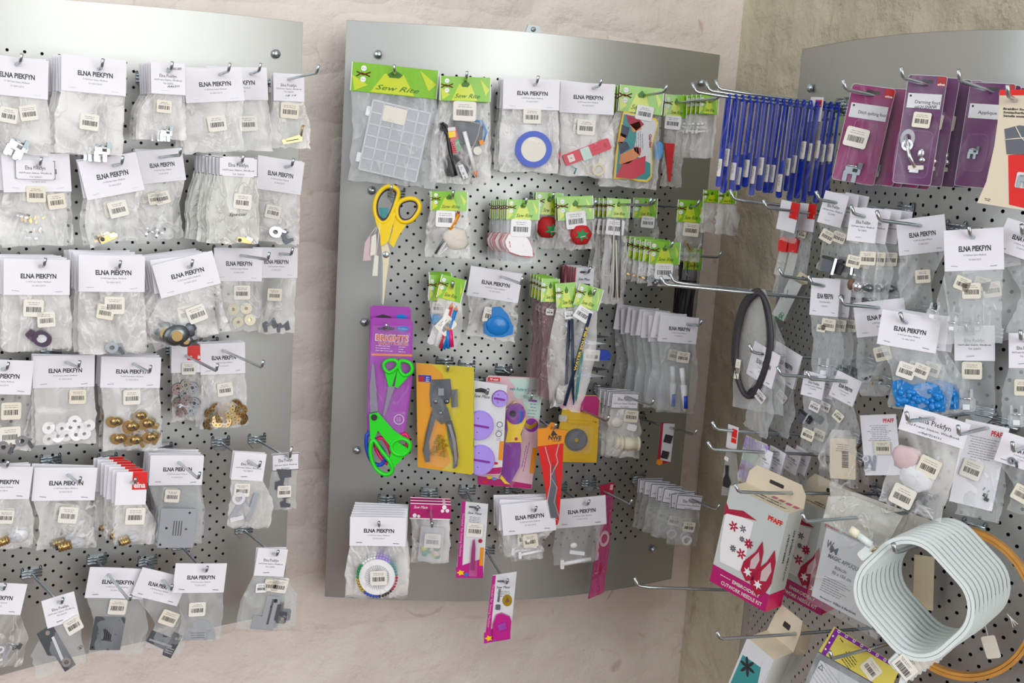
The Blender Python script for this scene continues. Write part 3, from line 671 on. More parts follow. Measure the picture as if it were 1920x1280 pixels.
def c_lump(mb, x, y, s, r, W, rn, m='fabric'):
    n = len(mb.v); mb.ball(x, y, W+3, s*.5, s*.42, s*.16, m, 14, 10)
    for i in range(n, len(mb.v)):
        u, v, w = mb.v[i]; k = 1+.3*noise.noise(Vector((u*.12, v*.12, w*.1)))
        mb.v[i] = (x+(u-x)*k, y+(v-y)*k, w+3*noise.noise(Vector((u*.2, v*.2, 1))))
CONT = dict(gcase=c_gcase, foot=c_foot, plate=c_plate, semi=c_semi, long=c_long, dark=c_dark, thr=c_thr, bulb=c_bulb, case=c_case, hook=c_hook, disc=c_disc, gold=c_gold, pin=c_pin,
            bits=c_bits, black=c_black, legs=c_legs, clear=c_clearfoot, ball=c_ball, machine=c_machine, white=c_white, lump=c_lump)
PN = dict(gcase='bobbin_case', foot='presser_foot', plate='needle_plate', semi='needle_plate', long='throat_plate', dark='throat_plate', thr='throat_plate', bulb='light_bulb', case='bobbin_case', hook='rotary_hook',
          disc='bobbin_case', gold='bobbin_case', pin='metal_clip', bits='small_parts', black='presser_foot', legs='presser_foot', clear='presser_foot', ball='tension_ball', machine='ruffler_foot', white='plastic_tool', lump='folded_cloth')
def hang(P, a, lab, k='E', card=(100, 60), tilt=3, hv=12, fu=.5, bag=None, st=(), c=(), n=1, gap=.006, off=None, tip=None, fa=None, fl='clear_film', B=7, name='bagged_part', cat='package', crum=2.4, extra=None, hk=True, fan=(0, 0), up=.010, amp=None, top=.0, group=None, jit=3.0, note=None):
    if off is None: off = .06+min(.07, n*gap+.0)
    it = It(P, a[0], a[1], off, lab, cat, name, tilt, fa, group); rn = it.rn; w, h = card
    x0, y0 = -w*fu, -hv
    mb = card_mb(k, x0, y0, x0+w, y0+h, rn, rn.uniform(-2.2, 2.2) if amp is None else amp)
    if note:
        for (s_, nx_, ny_, nw) in note:
            u, v = it.L(nx_, ny_); mb.text(s_, u, v, nw*.16, 2.6 if v < y0+h else B*.5+4, 'ink', width=nw, rot=-4, shear=.3)
    it.part('header_card' if bag else 'tag_card', mb)
    if bag:
        u0, vb = it.L(bag[0], bag[2]); u1, _ = it.L(bag[1], bag[2]); vb2 = max(it.L((bag[0]+bag[1])/2, bag[2])[1], y0+h+20)
        it.part('plastic_bag', bag_mb(u0, u1, y0+h-4-top, vb2, x0+1.5, x0+w-1.5, B, rn, fl, crum))
    cm = {}
    for q in c:
        u, v = it.L(q[1], q[2]); mb = MB(); kw = {'m': q[5]} if len(q) > 5 else {}
        CONT[q[0]](mb, u, v, q[3], q[4] if len(q) > 4 else 0, -B*.15, rn, **kw); it.part(PN[q[0]], mb)
    for q in st: sticker(it, q[0], q[1], q[2], q[3] if len(q) > 3 else rn.uniform(-3, 3), B*.5+2.2, q[4] if len(q) > 4 else 'sticker')
    if extra: extra(it)
    if hk: it.hook(tip, up=up)
    it.stack(n, gap, fan=fan, jit=jit)
    return it
def bobbins(spots, r, m, inner='dark', tilt=True, holes=0):
    def f(it):
        me = None
        for x, y in spots:
            if me is None:
                mb = MB(); mb.ring(0, 0, r, r*.3, -2, -.8, m, 16); mb.ring(0, 0, r, r*.3, 2.6, 3.8, m, 16); mb.ring(0, 0, r*.62, r*.3, -.8, 2.6, m, 12); mb.disc(0, 0, r*.3, -1, 0, inner, 10)
                for k in range(holes): mb.disc(r*.66*math.cos(k*6.283/holes), r*.66*math.sin(k*6.283/holes), r*.11, 3.8, 4.0, 'dark', 6)
                me = mb.mesh('bobbin', it.sx, it.sw, it.sz)
            u, v = it.L(x, y); o = link('bobbin', me, it.root); o.location = (u*it.sx, -it.rn.uniform(-2, 1)*it.sw, -v*it.sz)
            if tilt: o.rotation_euler = (it.rn.uniform(-.35, .35), it.rn.uniform(0, 3), it.rn.uniform(-.35, .35))
    return f
def zc(ox, oy, s): return lambda *l: [(ox+x/s, oy+y/s) for x, y in l]

# ================================================================== LEFT PANEL
H = hang
H(PL, (30, 119), 'white card bag with presser foot at top left corner', card=(124, 74), tilt=7, bag=(-40, 96, 288), st=[(15, 216, 34, 6), (53, 213, 34, -12)], c=[('foot', 32, 276, 46, 25)], n=4, gap=.008)
H(PL, (185, 128), 'large white card bag with chrome feet at its bottom corner', card=(122, 68), tilt=6, hv=20, fu=.57, bag=(103, 232, 290), st=[(167, 229, 36, 4)], c=[('foot', 192, 284, 40, 0)], n=6, gap=.010, fan=(-1.5, .5))
H(PL, (315, 133), 'narrow white card bag with handwritten price and metal clamp', k='e', card=(64, 60), tilt=4, hv=16, bag=(262, 350, 262), st=[(307, 200, 28, 3, 'cream_sticker')], c=[('foot', 312, 250, 30, 0)], n=6, gap=.010, fan=(-1, 0), note=[('N$30.00', 326, 129, 28), ('A46371', 325, 162, 24)])
H(PL, (470, 137), 'white card bag half hidden behind its left neighbour, top row', card=(112, 62), tilt=1, fu=.73, hv=11, bag=(408, 512, 284), st=[(465, 232, 34, -2)], n=2, gap=.008, off=.075, tip=(484, 134))
H(PL, (412, 138), 'white card bag of empty crumpled film, fourth in top row', card=(110, 64), tilt=-2, fu=.62, hv=11, bag=(346, 460, 286), st=[(406, 232, 35, -4)], n=3, gap=.008, off=.10, tip=(427, 135))
H(PL, (541, 147), 'small white card bag with brass clip beside the wall', k='e', card=(58, 52), tilt=3, hv=9, bag=(508, 582, 278), st=[(542, 208, 34, 3, 'cream_sticker')], c=[('pin', 548, 264, 40, -12)], n=2, gap=.01, tip=(592, 152), note=[('18 14', 545, 179, 20)])
H(PL, (68, 310), 'bag of small brown parts behind framed note card', card=(128, 72), tilt=0, hv=22, bag=(2, 140, 462), st=[(67, 364, 36, 2, 'cream_sticker'), (106, 378, 34, -6, 'cream_sticker')], c=[('bits', 66, 408, 34), ('bits', 70, 438, 30)], n=3, gap=.008, amp=1)
hang(PL, (66, 309), 'small framed shop card pinned over white card bag', k='ef', card=(76, 36), tilt=2, hv=9, off=.088, name='price_tag', cat='tag', hk=False, amp=-2)
H(PL, (300, 293), 'white card bag with three stickers, tilted up to the right', card=(86, 62), tilt=-5, hv=13, bag=(255, 346, 452), st=[(290, 372, 26, -4, 'cream_sticker'), (304, 371, 28, -8)], c=[('bits', 300, 440, 26)], n=3, gap=.010, off=.08, tip=(336, 300))
H(PL, (213, 308), 'white card bag tilted left with bright chrome plate', card=(110, 74), tilt=-10, hv=16, fu=.58, bag=(168, 272, 456), st=[(221, 392, 36, -2)], c=[('gold', 202, 447, 36, -12)], n=2, gap=.01, tip=(228, 294), off=.10)
H(PL, (535, 311), 'white card bag with dark bobbin case, tilted down right', card=(88, 62), tilt=9, fu=.6, hv=12, bag=(480, 556, 457), st=[(511, 397, 29, 4)], c=[('case', 520, 436, 34, 10), ('black', 536, 446, 26, -40)], n=2, gap=.008, tip=(546, 309))
H(PL, (447, 305), 'framed card bag with handwritten word special', k='ef', card=(74, 36), tilt=3, hv=10, bag=(391, 485, 458), st=[(454, 378, 34, 4)], c=[('gold', 458, 452, 30, 8)], n=8, gap=.0085, off=.13, fl='milky_film', fan=(-3, 0), note=[('Special', 445, 402, 34)], top=8)
H(PL, (75, 497), 'white card bag with dark purple ring, third row left', card=(124, 67), tilt=1, hv=11, fu=.54, bag=(4, 136, 660), st=[(62, 577, 38, 2), (86, 599, 34, -4)], c=[('hook', 78, 636, 42, 20)], n=7, gap=.010)
H(PL, (218, 501), 'white card bag with brown spool at bottom, third row', card=(124, 68), tilt=1, fu=.56, hv=22, bag=(146, 275, 664), st=[(197, 584, 32, 10, 'cream_sticker'), (214, 572, 38, 1)], c=[('case', 214, 652, 34, 0)], n=8, gap=.010, fan=(-.8, 0))
H(PL, (353, 499), 'white card bag tilted up right with silver round cases', card=(116, 64), tilt=-14, hv=18, fu=.56, bag=(285, 438, 640), st=[(368, 588, 36, -6)], c=[('disc', 330, 628, 52, 0), ('disc', 348, 640, 30, 0)], n=8, gap=.010, fan=(-1, 0), B=12, crum=4)
H(PL, (525, 474), 'white card bag with black strip, right end of third row', card=(84, 57), tilt=1, fu=.6, hv=10, bag=(484, 552, 626), st=[(514, 552, 27, 2, 'cream_sticker')], c=[('black', 505, 610, 26, 70), ('black', 530, 614, 24, 80)], off=.06, tip=(545, 473))
H(PL, (452, 477), 'white card bag with four cream bobbins', card=(90, 62), tilt=1, fu=.56, hv=12, bag=(412, 492, 622), st=[(453, 548, 31, 0)], off=.09, tip=(503, 470), extra=bobbins([(446, 604), (468, 601), (438, 580), (462, 579)], 11, 'thread', 'brass'))
H(PL, (4, 690), 'white card bag of bobbin cases cut by left edge', card=(118, 65), tilt=2, hv=16, bag=(-56, 60, 846), st=[(20, 770, 38, -3, 'cream_sticker'), (18, 817, 40, -4)], c=[('case', 45, 828, 34, 0), ('case', 10, 838, 34, 60)], off=.10, tip=(8, 712))
H(PL, (124, 677), 'white card bag of white plastic bobbins', card=(116, 60), tilt=-1, fu=.53, hv=11, bag=(66, 181, 834), st=[(145, 743, 32, 1, 'cream_sticker')], n=2, gap=.008, tip=(142, 706), off=.08,
  extra=bobbins([(90, 802), (115, 803), (132, 802), (149, 801), (167, 799), (91, 822), (108, 819), (124, 817), (142, 817), (158, 815), (140, 790)], 12, 'white', 'dark'))
H(PL, (250, 680), 'white card bag of brass-coloured bobbin cases', card=(112, 58), tilt=1, fu=.53, hv=11, bag=(192, 300, 846), st=[(246, 743, 32, -3)], n=5, gap=.007, tip=(280, 700), off=.09, B=14,
  c=[('gcase', 215, 790, 34, 20), ('gcase', 245, 800, 36, 80), ('gcase', 275, 795, 34, 140), ('gcase', 222, 822, 34, 200), ('gcase', 252, 826, 34, 0), ('gcase', 282, 822, 32, 60), ('gold', 232, 805, 30, 60), ('gold', 268, 812, 28, 30), ('gcase', 262, 780, 30, 10)])
H(PL, (349, 665), 'red logo card bag of plain metal bobbins', k='R', card=(58, 50), tilt=-1, fu=.48, hv=17, bag=(322, 376, 790), st=[(353, 690, 26, 0)], n=2, gap=.008, tip=(406, 695), off=.06,
  extra=bobbins([(333, 728), (347, 722), (361, 727), (334, 755), (350, 750), (365, 756), (345, 738), (340, 772), (358, 771)], 11, 'chrome', 'dark', holes=4), amp=1)
H(PL, (418, 655), 'white card bag of perforated metal bobbins', card=(84, 58), tilt=-2, fu=.5, hv=12, bag=(376, 464, 802), st=[(421, 729, 29, -5)], n=4, gap=.006, tip=(490, 690), off=.07, B=10,
  extra=bobbins([(395, 776), (407, 765), (419, 772), (431, 765), (443, 760), (452, 770), (392, 795), (408, 791), (424, 792), (440, 787), (454, 787), (415, 782), (435, 778)], 12, 'brass', 'dark', holes=7))
H(PL, (6, 872), 'white card bag cut by left edge, fifth row', card=(116, 62), tilt=1, hv=-2, bag=(-55, 60, 1030), st=[(10, 968, 30, 2)], c=[('bulb', 12, 1012, 40, -20), ('lump', 40, 1005, 30, 0, 'card_white')], n=3, gap=.008, tip=(8, 888))
H(PL, (127, 888), 'white card bag with brass light bulb, fifth row', card=(118, 62), tilt=0, fu=.53, hv=12, bag=(70, 182, 1030), st=[(127, 964, 36, 4)], c=[('bulb', 128, 1020, 46, -14)], n=2, gap=.016, tip=(140, 928), off=.09)
H(PL, (247, 902), 'foremost red logo card bag with brass light bulb', k='R', card=(58, 62), tilt=-1, fu=.5, hv=18, bag=(213, 290, 1022), st=[(253, 966, 37, 1)], c=[('bulb', 240, 1012, 34, -20)], n=7, gap=.013, off=.14, amp=0, fan=(-3, 0))
H(PL, (335, 865), 'white card bag with square needle plate', card=(100, 56), tilt=0, fu=.53, hv=12, bag=(292, 380, 1022), st=[(322, 928, 28, 3)], c=[('plate', 332, 991, 68, 2)], n=5, gap=.009, tip=(376, 887), off=.09, fl='smooth_film')
H(PL, (465, 862), 'small white card bag of grey plastic feet', k='e', card=(60, 52), tilt=4, fu=.45, hv=14, bag=(424, 506, 990), st=[(453, 917, 29, -3)], c=[('legs', 458, 950, 56, 0)], n=2, gap=.007, off=.13, tip=(490, 858))
H(PL, (535, 853), 'small framed card bag with black foot on curled hook', k='ef', card=(52, 32), tilt=-4, fu=.5, hv=4, bag=(504, 556, 956), st=[(532, 920, 26, 2)], c=[('black', 530, 900, 40, 10), ('black', 534, 938, 26, 0)], off=.12, tip=(545, 845), fl='smooth_film', up=.018)
H(PL, (-2, 1100), 'white card bag with metal foot at bottom left corner', card=(104, 60), tilt=2, hv=8, bag=(-50, 42, 1250), st=[], c=[('foot', 22, 1216, 36, 20), ('legs', 6, 1226, 30, 10)], n=1, off=.12, B=10)
H(PL, (110, 1126), 'tilted small white card bag with long black throat plate', k='e', card=(64, 52), tilt=-17, hv=9, bag=(66, 168, 1258), st=[(137, 1170, 33, -14)], c=[('long', 108, 1216, 92, -16), ('bits', 152, 1212, 14)], off=.13, fl='smooth_film', tip=(112, 1135))
H(PL, (203, 1075), 'white card bag with dark rectangular needle plate', card=(110, 58), tilt=2, fu=.33, hv=12, bag=(166, 270, 1228), st=[(220, 1136, 34, 1)], c=[('plate', 202, 1188, 58, 0, 'dark_steel')], off=.07, tip=(240, 1135), fl='smooth_film')
H(PL, (305, 1086), 'white card bag tilted down right with black throat plate', card=(88, 56), tilt=14, fu=.5, hv=14, bag=(268, 342, 1222), st=[(316, 1157, 33, 6, 'cream_sticker')], c=[('dark', 305, 1204, 58, 6)], off=.09, tip=(322, 1102), fl='smooth_film')
H(PL, (381, 1066), 'white card bag with half-round needle plate', card=(96, 55), tilt=0, fu=.54, hv=10, bag=(334, 412, 1200), st=[(369, 1140, 31, -3)], c=[('semi', 375, 1182, 62)], off=.12, fl='smooth_film')
H(PL, (512, 1036), 'small white card bag with grooved steel plate', k='e', card=(56, 52), tilt=3, fu=.52, hv=8, bag=(442, 545, 1180), st=[(489, 1100, 20, -5, 'white'), (508, 1095, 26, 0, 'cream_sticker'), (523, 1097, 29, 5)], c=[('thr', 506, 1150, 62, 0)], n=2, gap=.006, off=.13, fl='smooth_film')

# ================================================================== MIDDLE PANEL
def x_box(it):
    r = math.radians(7.5); c, d = math.cos(r), math.sin(r); u0, v0 = it.L(740, 266)
    q = lambda a, b: (u0+a*c-b*d, v0+a*d+b*c)
    W, Hh = 112, 136; mb = MB(); mb.rect(u0, v0, W, Hh, -4, -2, 'frosted', 7.5, 4)
    for i in range(6): a = -W/2+W*i/5; mb.rect(*q(a*.985, 0), 2.4, Hh, -2, 4, 'frosted_rib', 7.5)
    for j in range(7): b = -Hh/2+Hh*j/6; mb.rect(*q(0, b*.985), W, 2.4, -2, 4, 'frosted_rib', 7.5)
    o = it.part('organiser_box', mb); l = MB(); l.rect(u0, v0, W+2, Hh+2, 4.2, 5, 'clear_plastic', 7.5, 4); it.part('lid', l, parent=o)
    l = MB(); [l.rect(*q(-W/2-4, b), 9, 18, -3, 3, 'frosted_rib', 7.5, 2) for b in (-45, 45)]; it.part('latch', l, parent=o)
    s = MB(); s.rect(*q(-10, -48), 44, 30, 5.2, 5.6, 'off_white', 7.5, 3); it.part('paper_label', s)
H(PM, (741, 138), 'large green-headed bag with clear compartment box', k='G', card=(164, 54), tilt=6, hv=14, bag=(652, 818, 348), n=2, gap=.012, extra=x_box, B=14, fu=.5, off=.06, crum=3, fl='smooth_film')
def x_kit(it):
    L = it.L; z = zc(600, 0, 3.555)
    mb = MB(); mb.tube([(*p, 2) for p in it.pts(z((810, 820), (850, 900), (870, 1040), (905, 1180)))], 4.5, 'black'); mb.poly(it.pts(z((850, 1050), (930, 1030), (950, 1060), (890, 1110), (900, 1180), (850, 1180))), 0, 5, 'black')
    for q in ((825, 850), (880, 1160)): mb.ring(*L(*z(q)[0]), 8, 4, 0, 5, 'black', 14)
    it.part('small_black_scissors', mb)
    mb = MB(); a = z((850, 860), (905, 850), (940, 1015), (885, 1025)); mb.poly(it.pts(a), 3, 5, 'rose')
    mb.poly(it.pts(z((900, 935), (922, 928), (940, 1012), (915, 1016))), 5, 5.4, 'green'); mb.poly(it.pts(z((852, 880), (900, 875), (905, 915), (858, 922))), 5, 6, 'yolk'); mb.poly(it.pts(z((850, 855), (900, 848), (904, 872), (853, 878))), 5, 5.5, 'card_white')
    for k in range(5): mb.poly(it.pts(z((872+k*5, 950+k*14), (895+k*5, 945+k*14), (896+k*5, 949+k*14), (873+k*5, 954+k*14))), 5.5, 5.5, 'dark')
    it.part('tape_measure', mb)
    mb = MB(); mb.tube([(*p, 4) for p in it.pts(z((962, 880), (1035, 1150)))], 4.2, 'white', 8); mb.tube([(*it.L(*z((1035, 1150))[0]), 4), (*it.L(*z((1045, 1195))[0]), 4)], [4, .6], 'skin', 8); it.part('marking_pencil', mb)
    mb = MB(); mb.poly(it.pts(z((918, 1110), (950, 1100), (990, 1190), (955, 1205))), 2, 6, 'card_white')
    for t, q in (('7', (940, 1130)), ('8', (955, 1165)), ('9', (965, 1192))): mb.text(t, *it.L(*z(q)[0]), 5, 6.2, 'dark')
    it.part('ruler', mb)
    mb = MB(); mb.tube([(*p, 2) for p in it.pts(z((930, 960), (1000, 1140), (1030, 1195)))], 1.6, 'dark_zinc'); mb.tube([(*p, 2) for p in it.pts(z((950, 960), (1020, 1190)))], 1.6, 'dark_zinc'); it.part('tweezers', mb)
    mb = MB(); mb.disc(*it.L(*z((1050, 1010))[0]), 8, 0, 5, 'off_white'); mb.poly(it.pts(z((1060, 940), (1090, 935), (1095, 965), (1065, 970))), 3, 6, 'orange'); mb.tube([(*p, 1) for p in it.pts(z((1010, 800), (1080, 810), (1110, 880), (1090, 950)))], 2, 'light_blue'); mb.rect(*it.L(*z((985, 890))[0]), 55, 42, -3, -2, 'slate', 8, 4); it.part('thread_reels', mb)
H(PM, (873, 150), 'green-headed bag with sewing kit, white pencil and scissors', k='G', card=(96, 46), tilt=2, hv=6, bag=(812, 920, 346), st=[(871, 209, 43, 1, 'sticker')], n=3, gap=.012, extra=x_kit, B=12, off=.075)
def x_magnet(it):
    u, v = it.L(1000, 281); mb = MB(); mb.ring(u, v, 35, 24, 0, 5, 'blue', 28); mb.disc(u, v, 25, -1, 4, 'off_white', 28); it.part('magnetic_pin_holder', mb)
H(PM, (1002, 158), 'white card bag with round blue and white disc', card=(106, 58), tilt=2, fu=.55, hv=10, bag=(935, 1048, 324), st=[(997, 218, 33, 0)], n=5, gap=.009, extra=x_magnet, off=.09)
def x_gauge(it):
    r = -24; c, d = math.cos(math.radians(r)), math.sin(math.radians(r)); u, v = it.L(1100, 286); q = lambda a, b: (u+a*c-b*d, v+a*d+b*c)
    mb = MB(); mb.rect(*q(0, 0), 92, 22, 0, 4, 'rose', r, 3); mb.rect(*q(-3, 2), 18, 24, 4, 6, 'mint', r, 2); mb.rect(*q(-32, 0), 12, 14, 4, 4.6, 'off_white', r, 1); mb.disc(*q(-32, 0), 1.4, 4.7, 4.9, 'red', 6)
    mb.text('8', *q(36, 0), 8, 4.3, 'shoe_red', rot=r); mb.lines(*q(18, -3), 22, 2, 6, 'shoe_red', 4.3, 1, r, it.rn); it.part('seam_gauge', mb)
    mb = MB(); mb.tube([(*p, 0) for p in it.pts([(1060, 306), (1080, 318), (1076, 328)])], 1.6, 'teal'); it.part('wire_hook', mb); mb = MB(); mb.ring(*it.L(1122, 320), 12, 8, -1, 2, 'straw', 14); mb.rect(*it.L(1128, 305), 12, 12, 0, 2, 'off_white', 15); it.part('ring_and_card', mb)
H(PM, (1112, 164), 'white card bag with red seam gauge', card=(102, 58), tilt=3, fu=.6, hv=8, bag=(1048, 1148, 333), st=[(1098, 239, 34, 1)], n=3, gap=.008, tip=(1123, 161), extra=x_gauge)
def x_garden(it):
    z = zc(960, 100, 3.368)
    outer = z((700, 362), (760, 380), (850, 405), (905, 410), (922, 440), (900, 520), (878, 600), (885, 690), (880, 790), (850, 820), (800, 815), (740, 800), (690, 795), (635, 798), (650, 640), (675, 480))
    P = it.pts(outer); cx, cy = np.mean([p[0] for p in P]), np.mean([p[1] for p in P]); mb = MB(); mb.poly(P, 2, 4, 'yellow')
    mb.poly([(cx+(a-cx)*.92, cy+(b-cy)*.95) for a, b in P], 4, 4.3, 'card_white')
    mb.poly(it.pts(z((705, 385), (790, 400), (775, 560), (760, 640), (870, 700), (870, 780), (845, 805), (650, 788), (668, 600))), 4.3, 4.6, 'teal')
    for m, l in (('shoe_red', ((715, 385), (800, 415), (830, 450), (780, 490), (730, 440))), ('skin', ((740, 450), (800, 430), (815, 480), (760, 500))), ('navy', ((690, 450), (740, 470), (720, 540), (680, 520))), ('skin', ((680, 640), (790, 590), (800, 650), (730, 700), (670, 700))),
                 ('rose', ((760, 590), (810, 600), (805, 650), (770, 620))), ('rose', ((690, 700), (840, 650), (835, 760), (760, 800), (650, 785))), ('navy', ((665, 560), (720, 560), (740, 600), (680, 640))), ('skin', ((680, 500), (720, 520), (690, 570), (668, 560)))):
        mb.poly(it.pts(z(*l)), 4.7, 4.9, m)
    u, v = it.L(*z((870, 555))[0]); mb.text('Garden', u, v, 5, 5, 'shoe_red', width=26, rot=82, bold=.03); mb.lines(*it.L(*z((820, 560))[0]), 46, 4, 4, 'grey_ink', 5, .9, 82, it.rn); it.part('picture_card', mb)
    mb = MB(); mb.disc(*it.L(*z((930, 620))[0]), 8, -3, -1, 'light_blue', 14, 18); it.part('blue_thimble', mb)
H(PM, (1207, 178), 'green-headed bag with yellow-edged picture card', k='G', card=(84, 50), tilt=6, hv=15, bag=(1120, 1232, 352), st=[(1207, 212, 32, 5, 'white')], n=3, gap=.008, tip=(1243, 170), extra=x_garden, off=.075, fu=.55)
def x_red(it):
    mb = MB(); mb.poly(it.pts([(1245, 268), (1264, 270), (1256, 342), (1252, 342)]), 0, 4, 'red'); it.part('red_chalk_wheel', mb)
H(PM, (1268, 192), 'narrow green-headed bag with tapering red tool', k='G', card=(44, 42), tilt=5, hv=14, bag=(1238, 1276, 352), st=[(1260, 230, 30, 1, 'white')], extra=x_red, off=.07, tip=(1345, 188))
H(PM, (1330, 188), 'frontmost of the small green-headed bags near wall corner', k='G', card=(36, 36), tilt=4, hv=10, bag=(1300, 1338, 296), n=7, gap=.011, off=.12, c=[('white', 1318, 246, 26)])
def x_awl(it):
    z = zc(660, 320, 3.555); mb = MB(); mb.tube([(*p, 3) for p in it.pts(z((712, 290), (655, 395)))], 3.6, 'orange', 8); mb.tube([(*p, 3) for p in it.pts(z((650, 400), (555, 555)))], 2, 'dark_zinc', 6); mb.tube([(*p, 3) for p in it.pts(z((712, 290), (715, 272)))], 1.5, 'shoe_red', 6); it.part('stitching_awl', mb)
    mb = MB(); mb.tube([(*p, 2) for p in it.pts(z((700, 385), (640, 460), (570, 560), (580, 565), (650, 500)))], 1.2, 'white'); it.part('waxed_thread', mb)
H(PM, (848, 370), 'green-headed bag with orange-handled awl and white lump', k='G', card=(70, 36), tilt=1, hv=11, bag=(798, 882, 484), st=[(835, 410, 36, 2, 'white')], n=2, gap=.016, extra=x_awl, c=[('lump', 855, 448, 50)], fan=(-2, 0), fu=.58)
def x_tear(it):
    z = zc(660, 320, 3.555); P = it.pts(z((1015, 470), (1040, 420), (1090, 402), (1140, 415), (1180, 460), (1205, 520), (1210, 578), (1120, 570), (1050, 545), (1025, 510))); mb = MB(); mb.poly(P, 2, 4, 'rose'); c = np.mean(P, 0)
    mb.poly([(c[0]+(a-c[0])*.96, c[1]+(b-c[1])*.95) for a, b in P], 4, 4.6, 'white'); mb.lines(*it.L(*z((1050, 490))[0]), 22, 1, 2, 'rose', 4.8, 1.4, 80, it.rn); it.part('tailors_chalk', mb)
H(PM, (981, 383), 'frontmost green-headed bag with white teardrop chalk', k='G', card=(62, 38), tilt=1, hv=9, bag=(948, 1004, 492), n=9, gap=.010, extra=x_tear, off=.14, fl='smooth_film', st=[(976, 427, 38, 2, 'white')], fan=(-1.5, .8))
def tomato(x, y, s=22, star=(0, 0)):
    def f(it):
        u, v = it.L(x, y); mb = MB(); mb.ball(u, v, 2, s, s*1.0, s*.55, 'tomato', 18, 10, .05); o = it.part('tomato_pincushion', mb); mb = MB()
        P = [(u+star[0]+s*(.72 if k % 2 == 0 else .34)*math.cos(k*math.pi/6-.4), v+star[1]+s*(.6 if k % 2 == 0 else .3)*math.sin(k*math.pi/6-.4)) for k in range(12)]
        mb.poly(P, s*.5, s*.58+2, 'leaf'); mb.tube([(u+star[0]-4, v+star[1]+4, s*.66+2), (u+star[0]+6, v+star[1]+2, s*.66+2)], 1.2, 'straw'); it.part('felt_leaves', mb, parent=o)
    return f
H(PM, (1030, 373), 'green-headed bag with half-hidden tomato pincushion behind', k='G', card=(52, 42), tilt=3, hv=12, bag=(1005, 1052, 466), n=2, gap=.012, extra=tomato(1026, 426, 21, (8, 4)), off=.06)
H(PM, (1083, 386), 'green-headed bag with red tomato pincushion and green leaves', k='G', card=(68, 44), tilt=-3, hv=18, bag=(1048, 1116, 468), n=2, gap=.010, tip=(1112, 392), extra=tomato(1089, 440, 20), st=[(1079, 412, 38, -3, 'white')], off=.10, fu=.56)
H(PM, (1210, 383), 'small green-headed bag with plain white sticker only', k='G', card=(46, 38), tilt=2, hv=12, bag=(1188, 1234, 470), st=[(1213, 416, 25, 3, 'white', )], off=.045, tip=(1222, 384))
def x_need(it):
    for k, (x0, x1) in enumerate(((1150, 1140), (1156, 1151), (1163, 1160))):
        mb = MB(); mb.tube([(*it.L(x0, 412), 2+k*2), (*it.L(x1, 560), 2+k*2)], 1.3, 'dark_zinc'); it.part('steel_needle', mb)
    mb = MB(); mb.rect(*it.L(1148, 425), 18, 8, 3, 4, 'shoe_red', 4); mb.tube([(*p, 5) for p in it.pts([(1150, 412), (1148, 545), (1144, 566), (1158, 566), (1156, 545), (1154, 450)])], 1.5, 'off_white'); it.part('bodkin', mb)
H(PM, (1160, 382), 'tall green-headed bag of long steel bodkins', k='G', card=(44, 36), tilt=3, hv=10, bag=(1124, 1170, 572), st=[(1152, 426, 34, 3, 'white')], n=4, gap=.012, tip=(1214, 390), extra=x_need, fan=(-1.5, 1), off=.09)
H(PM, (1295, 386), 'green-headed bag beside corner with barcode sticker', k='G', card=(50, 42), tilt=3, hv=11, bag=(1262, 1314, 490), st=[(1294, 430, 30, 3, 'cream_sticker')], off=.11, c=[('pin', 1290, 462, 24, 60)])
H(PM, (1364, 364), 'right one of two small green headers under blue tools', k='G', card=(34, 24), tilt=2, hv=6, bag=(1340, 1384, 440), off=.17, n=2, gap=.03, hk=False, fan=(-5, 0))
H(PM, (1300, 478), 'green-headed pack with long black strip', k='G', card=(36, 40), tilt=2, hv=12, off=.05, n=3, gap=.012, tip=(1345, 474), fl='smooth_film', bag=(1278, 1312, 508))
it = It(PM, 1288, 500, .045, 'long black zip strip hanging under green headers', 'strip', 'black_strip', 2); mb = MB(); mb.sheet(lambda a, b: (-19+38*a+2*math.sin(b*5), -8+104*b, 3*math.sin(a*9+b*2)), 10, 8, 'black'); mb.rect(0, 44, 37, 104, -4, -2, 'black'); it.part('folded_tape', mb)
for k in range(3): m2 = MB(); m2.tube([(-12+12*k, -8, 3.5), (-11+12*k, 94, 3.5)], .9, 'dark'); it.part('crease', m2)
H(PM, (1247, 463), 'frontmost green-headed bag of dark metal snap buttons', k='G', card=(58, 42), tilt=2, hv=10, bag=(1214, 1270, 536), n=6, gap=.012, off=.13, fan=(-2, -.6), st=[(1243, 508, 34, 0, 'white')], c=[('bits', 1236, 522, 34), ('bits', 1246, 524, 26)],
  extra=bobbins([(1222, 522), (1232, 520), (1243, 514), (1251, 520), (1240, 528), (1228, 529), (1252, 512)], 6, 'dark_zinc', 'dark'))
def x_pens(it):
    z = zc(660, 320, 3.555)
    for k, (m, a, b, w) in enumerate((('white', (640, 920), (560, 1170), 5.5), ('rose', (660, 910), (590, 1185), 3.6), ('sky_blue', (690, 930), (610, 1190), 3.6), ('hot_pink', (655, 1060), (665, 1175), 4), ('sky_blue', (640, 1060), (640, 1185), 3.4))):
        A, B_ = it.L(*z(a)[0]), it.L(*z(b)[0]); mb = MB(); mb.tube([(*A, 1+k), (*B_, 1+k)], w, m, 8); d = np.array(A)-np.array(B_); d /= np.hypot(*d)
        if k: mb.tube([(*A, 1+k), (A[0]+d[0]*9, A[1]+d[1]*9, 1+k)], [w, .5], 'skin', 8)
        it.part('chalk_pencil', mb, label=['white', 'pink', 'blue', 'hot pink', 'blue'][k]+' chalk pencil')
H(PM, (847, 538), 'tilted green-headed bag of pink, blue and white pencils', k='G', card=(48, 44), tilt=14, hv=19, bag=(800, 858, 650), n=1, extra=x_pens, off=.13, st=[(836, 609, 34, -60)], top=3, hk=True)
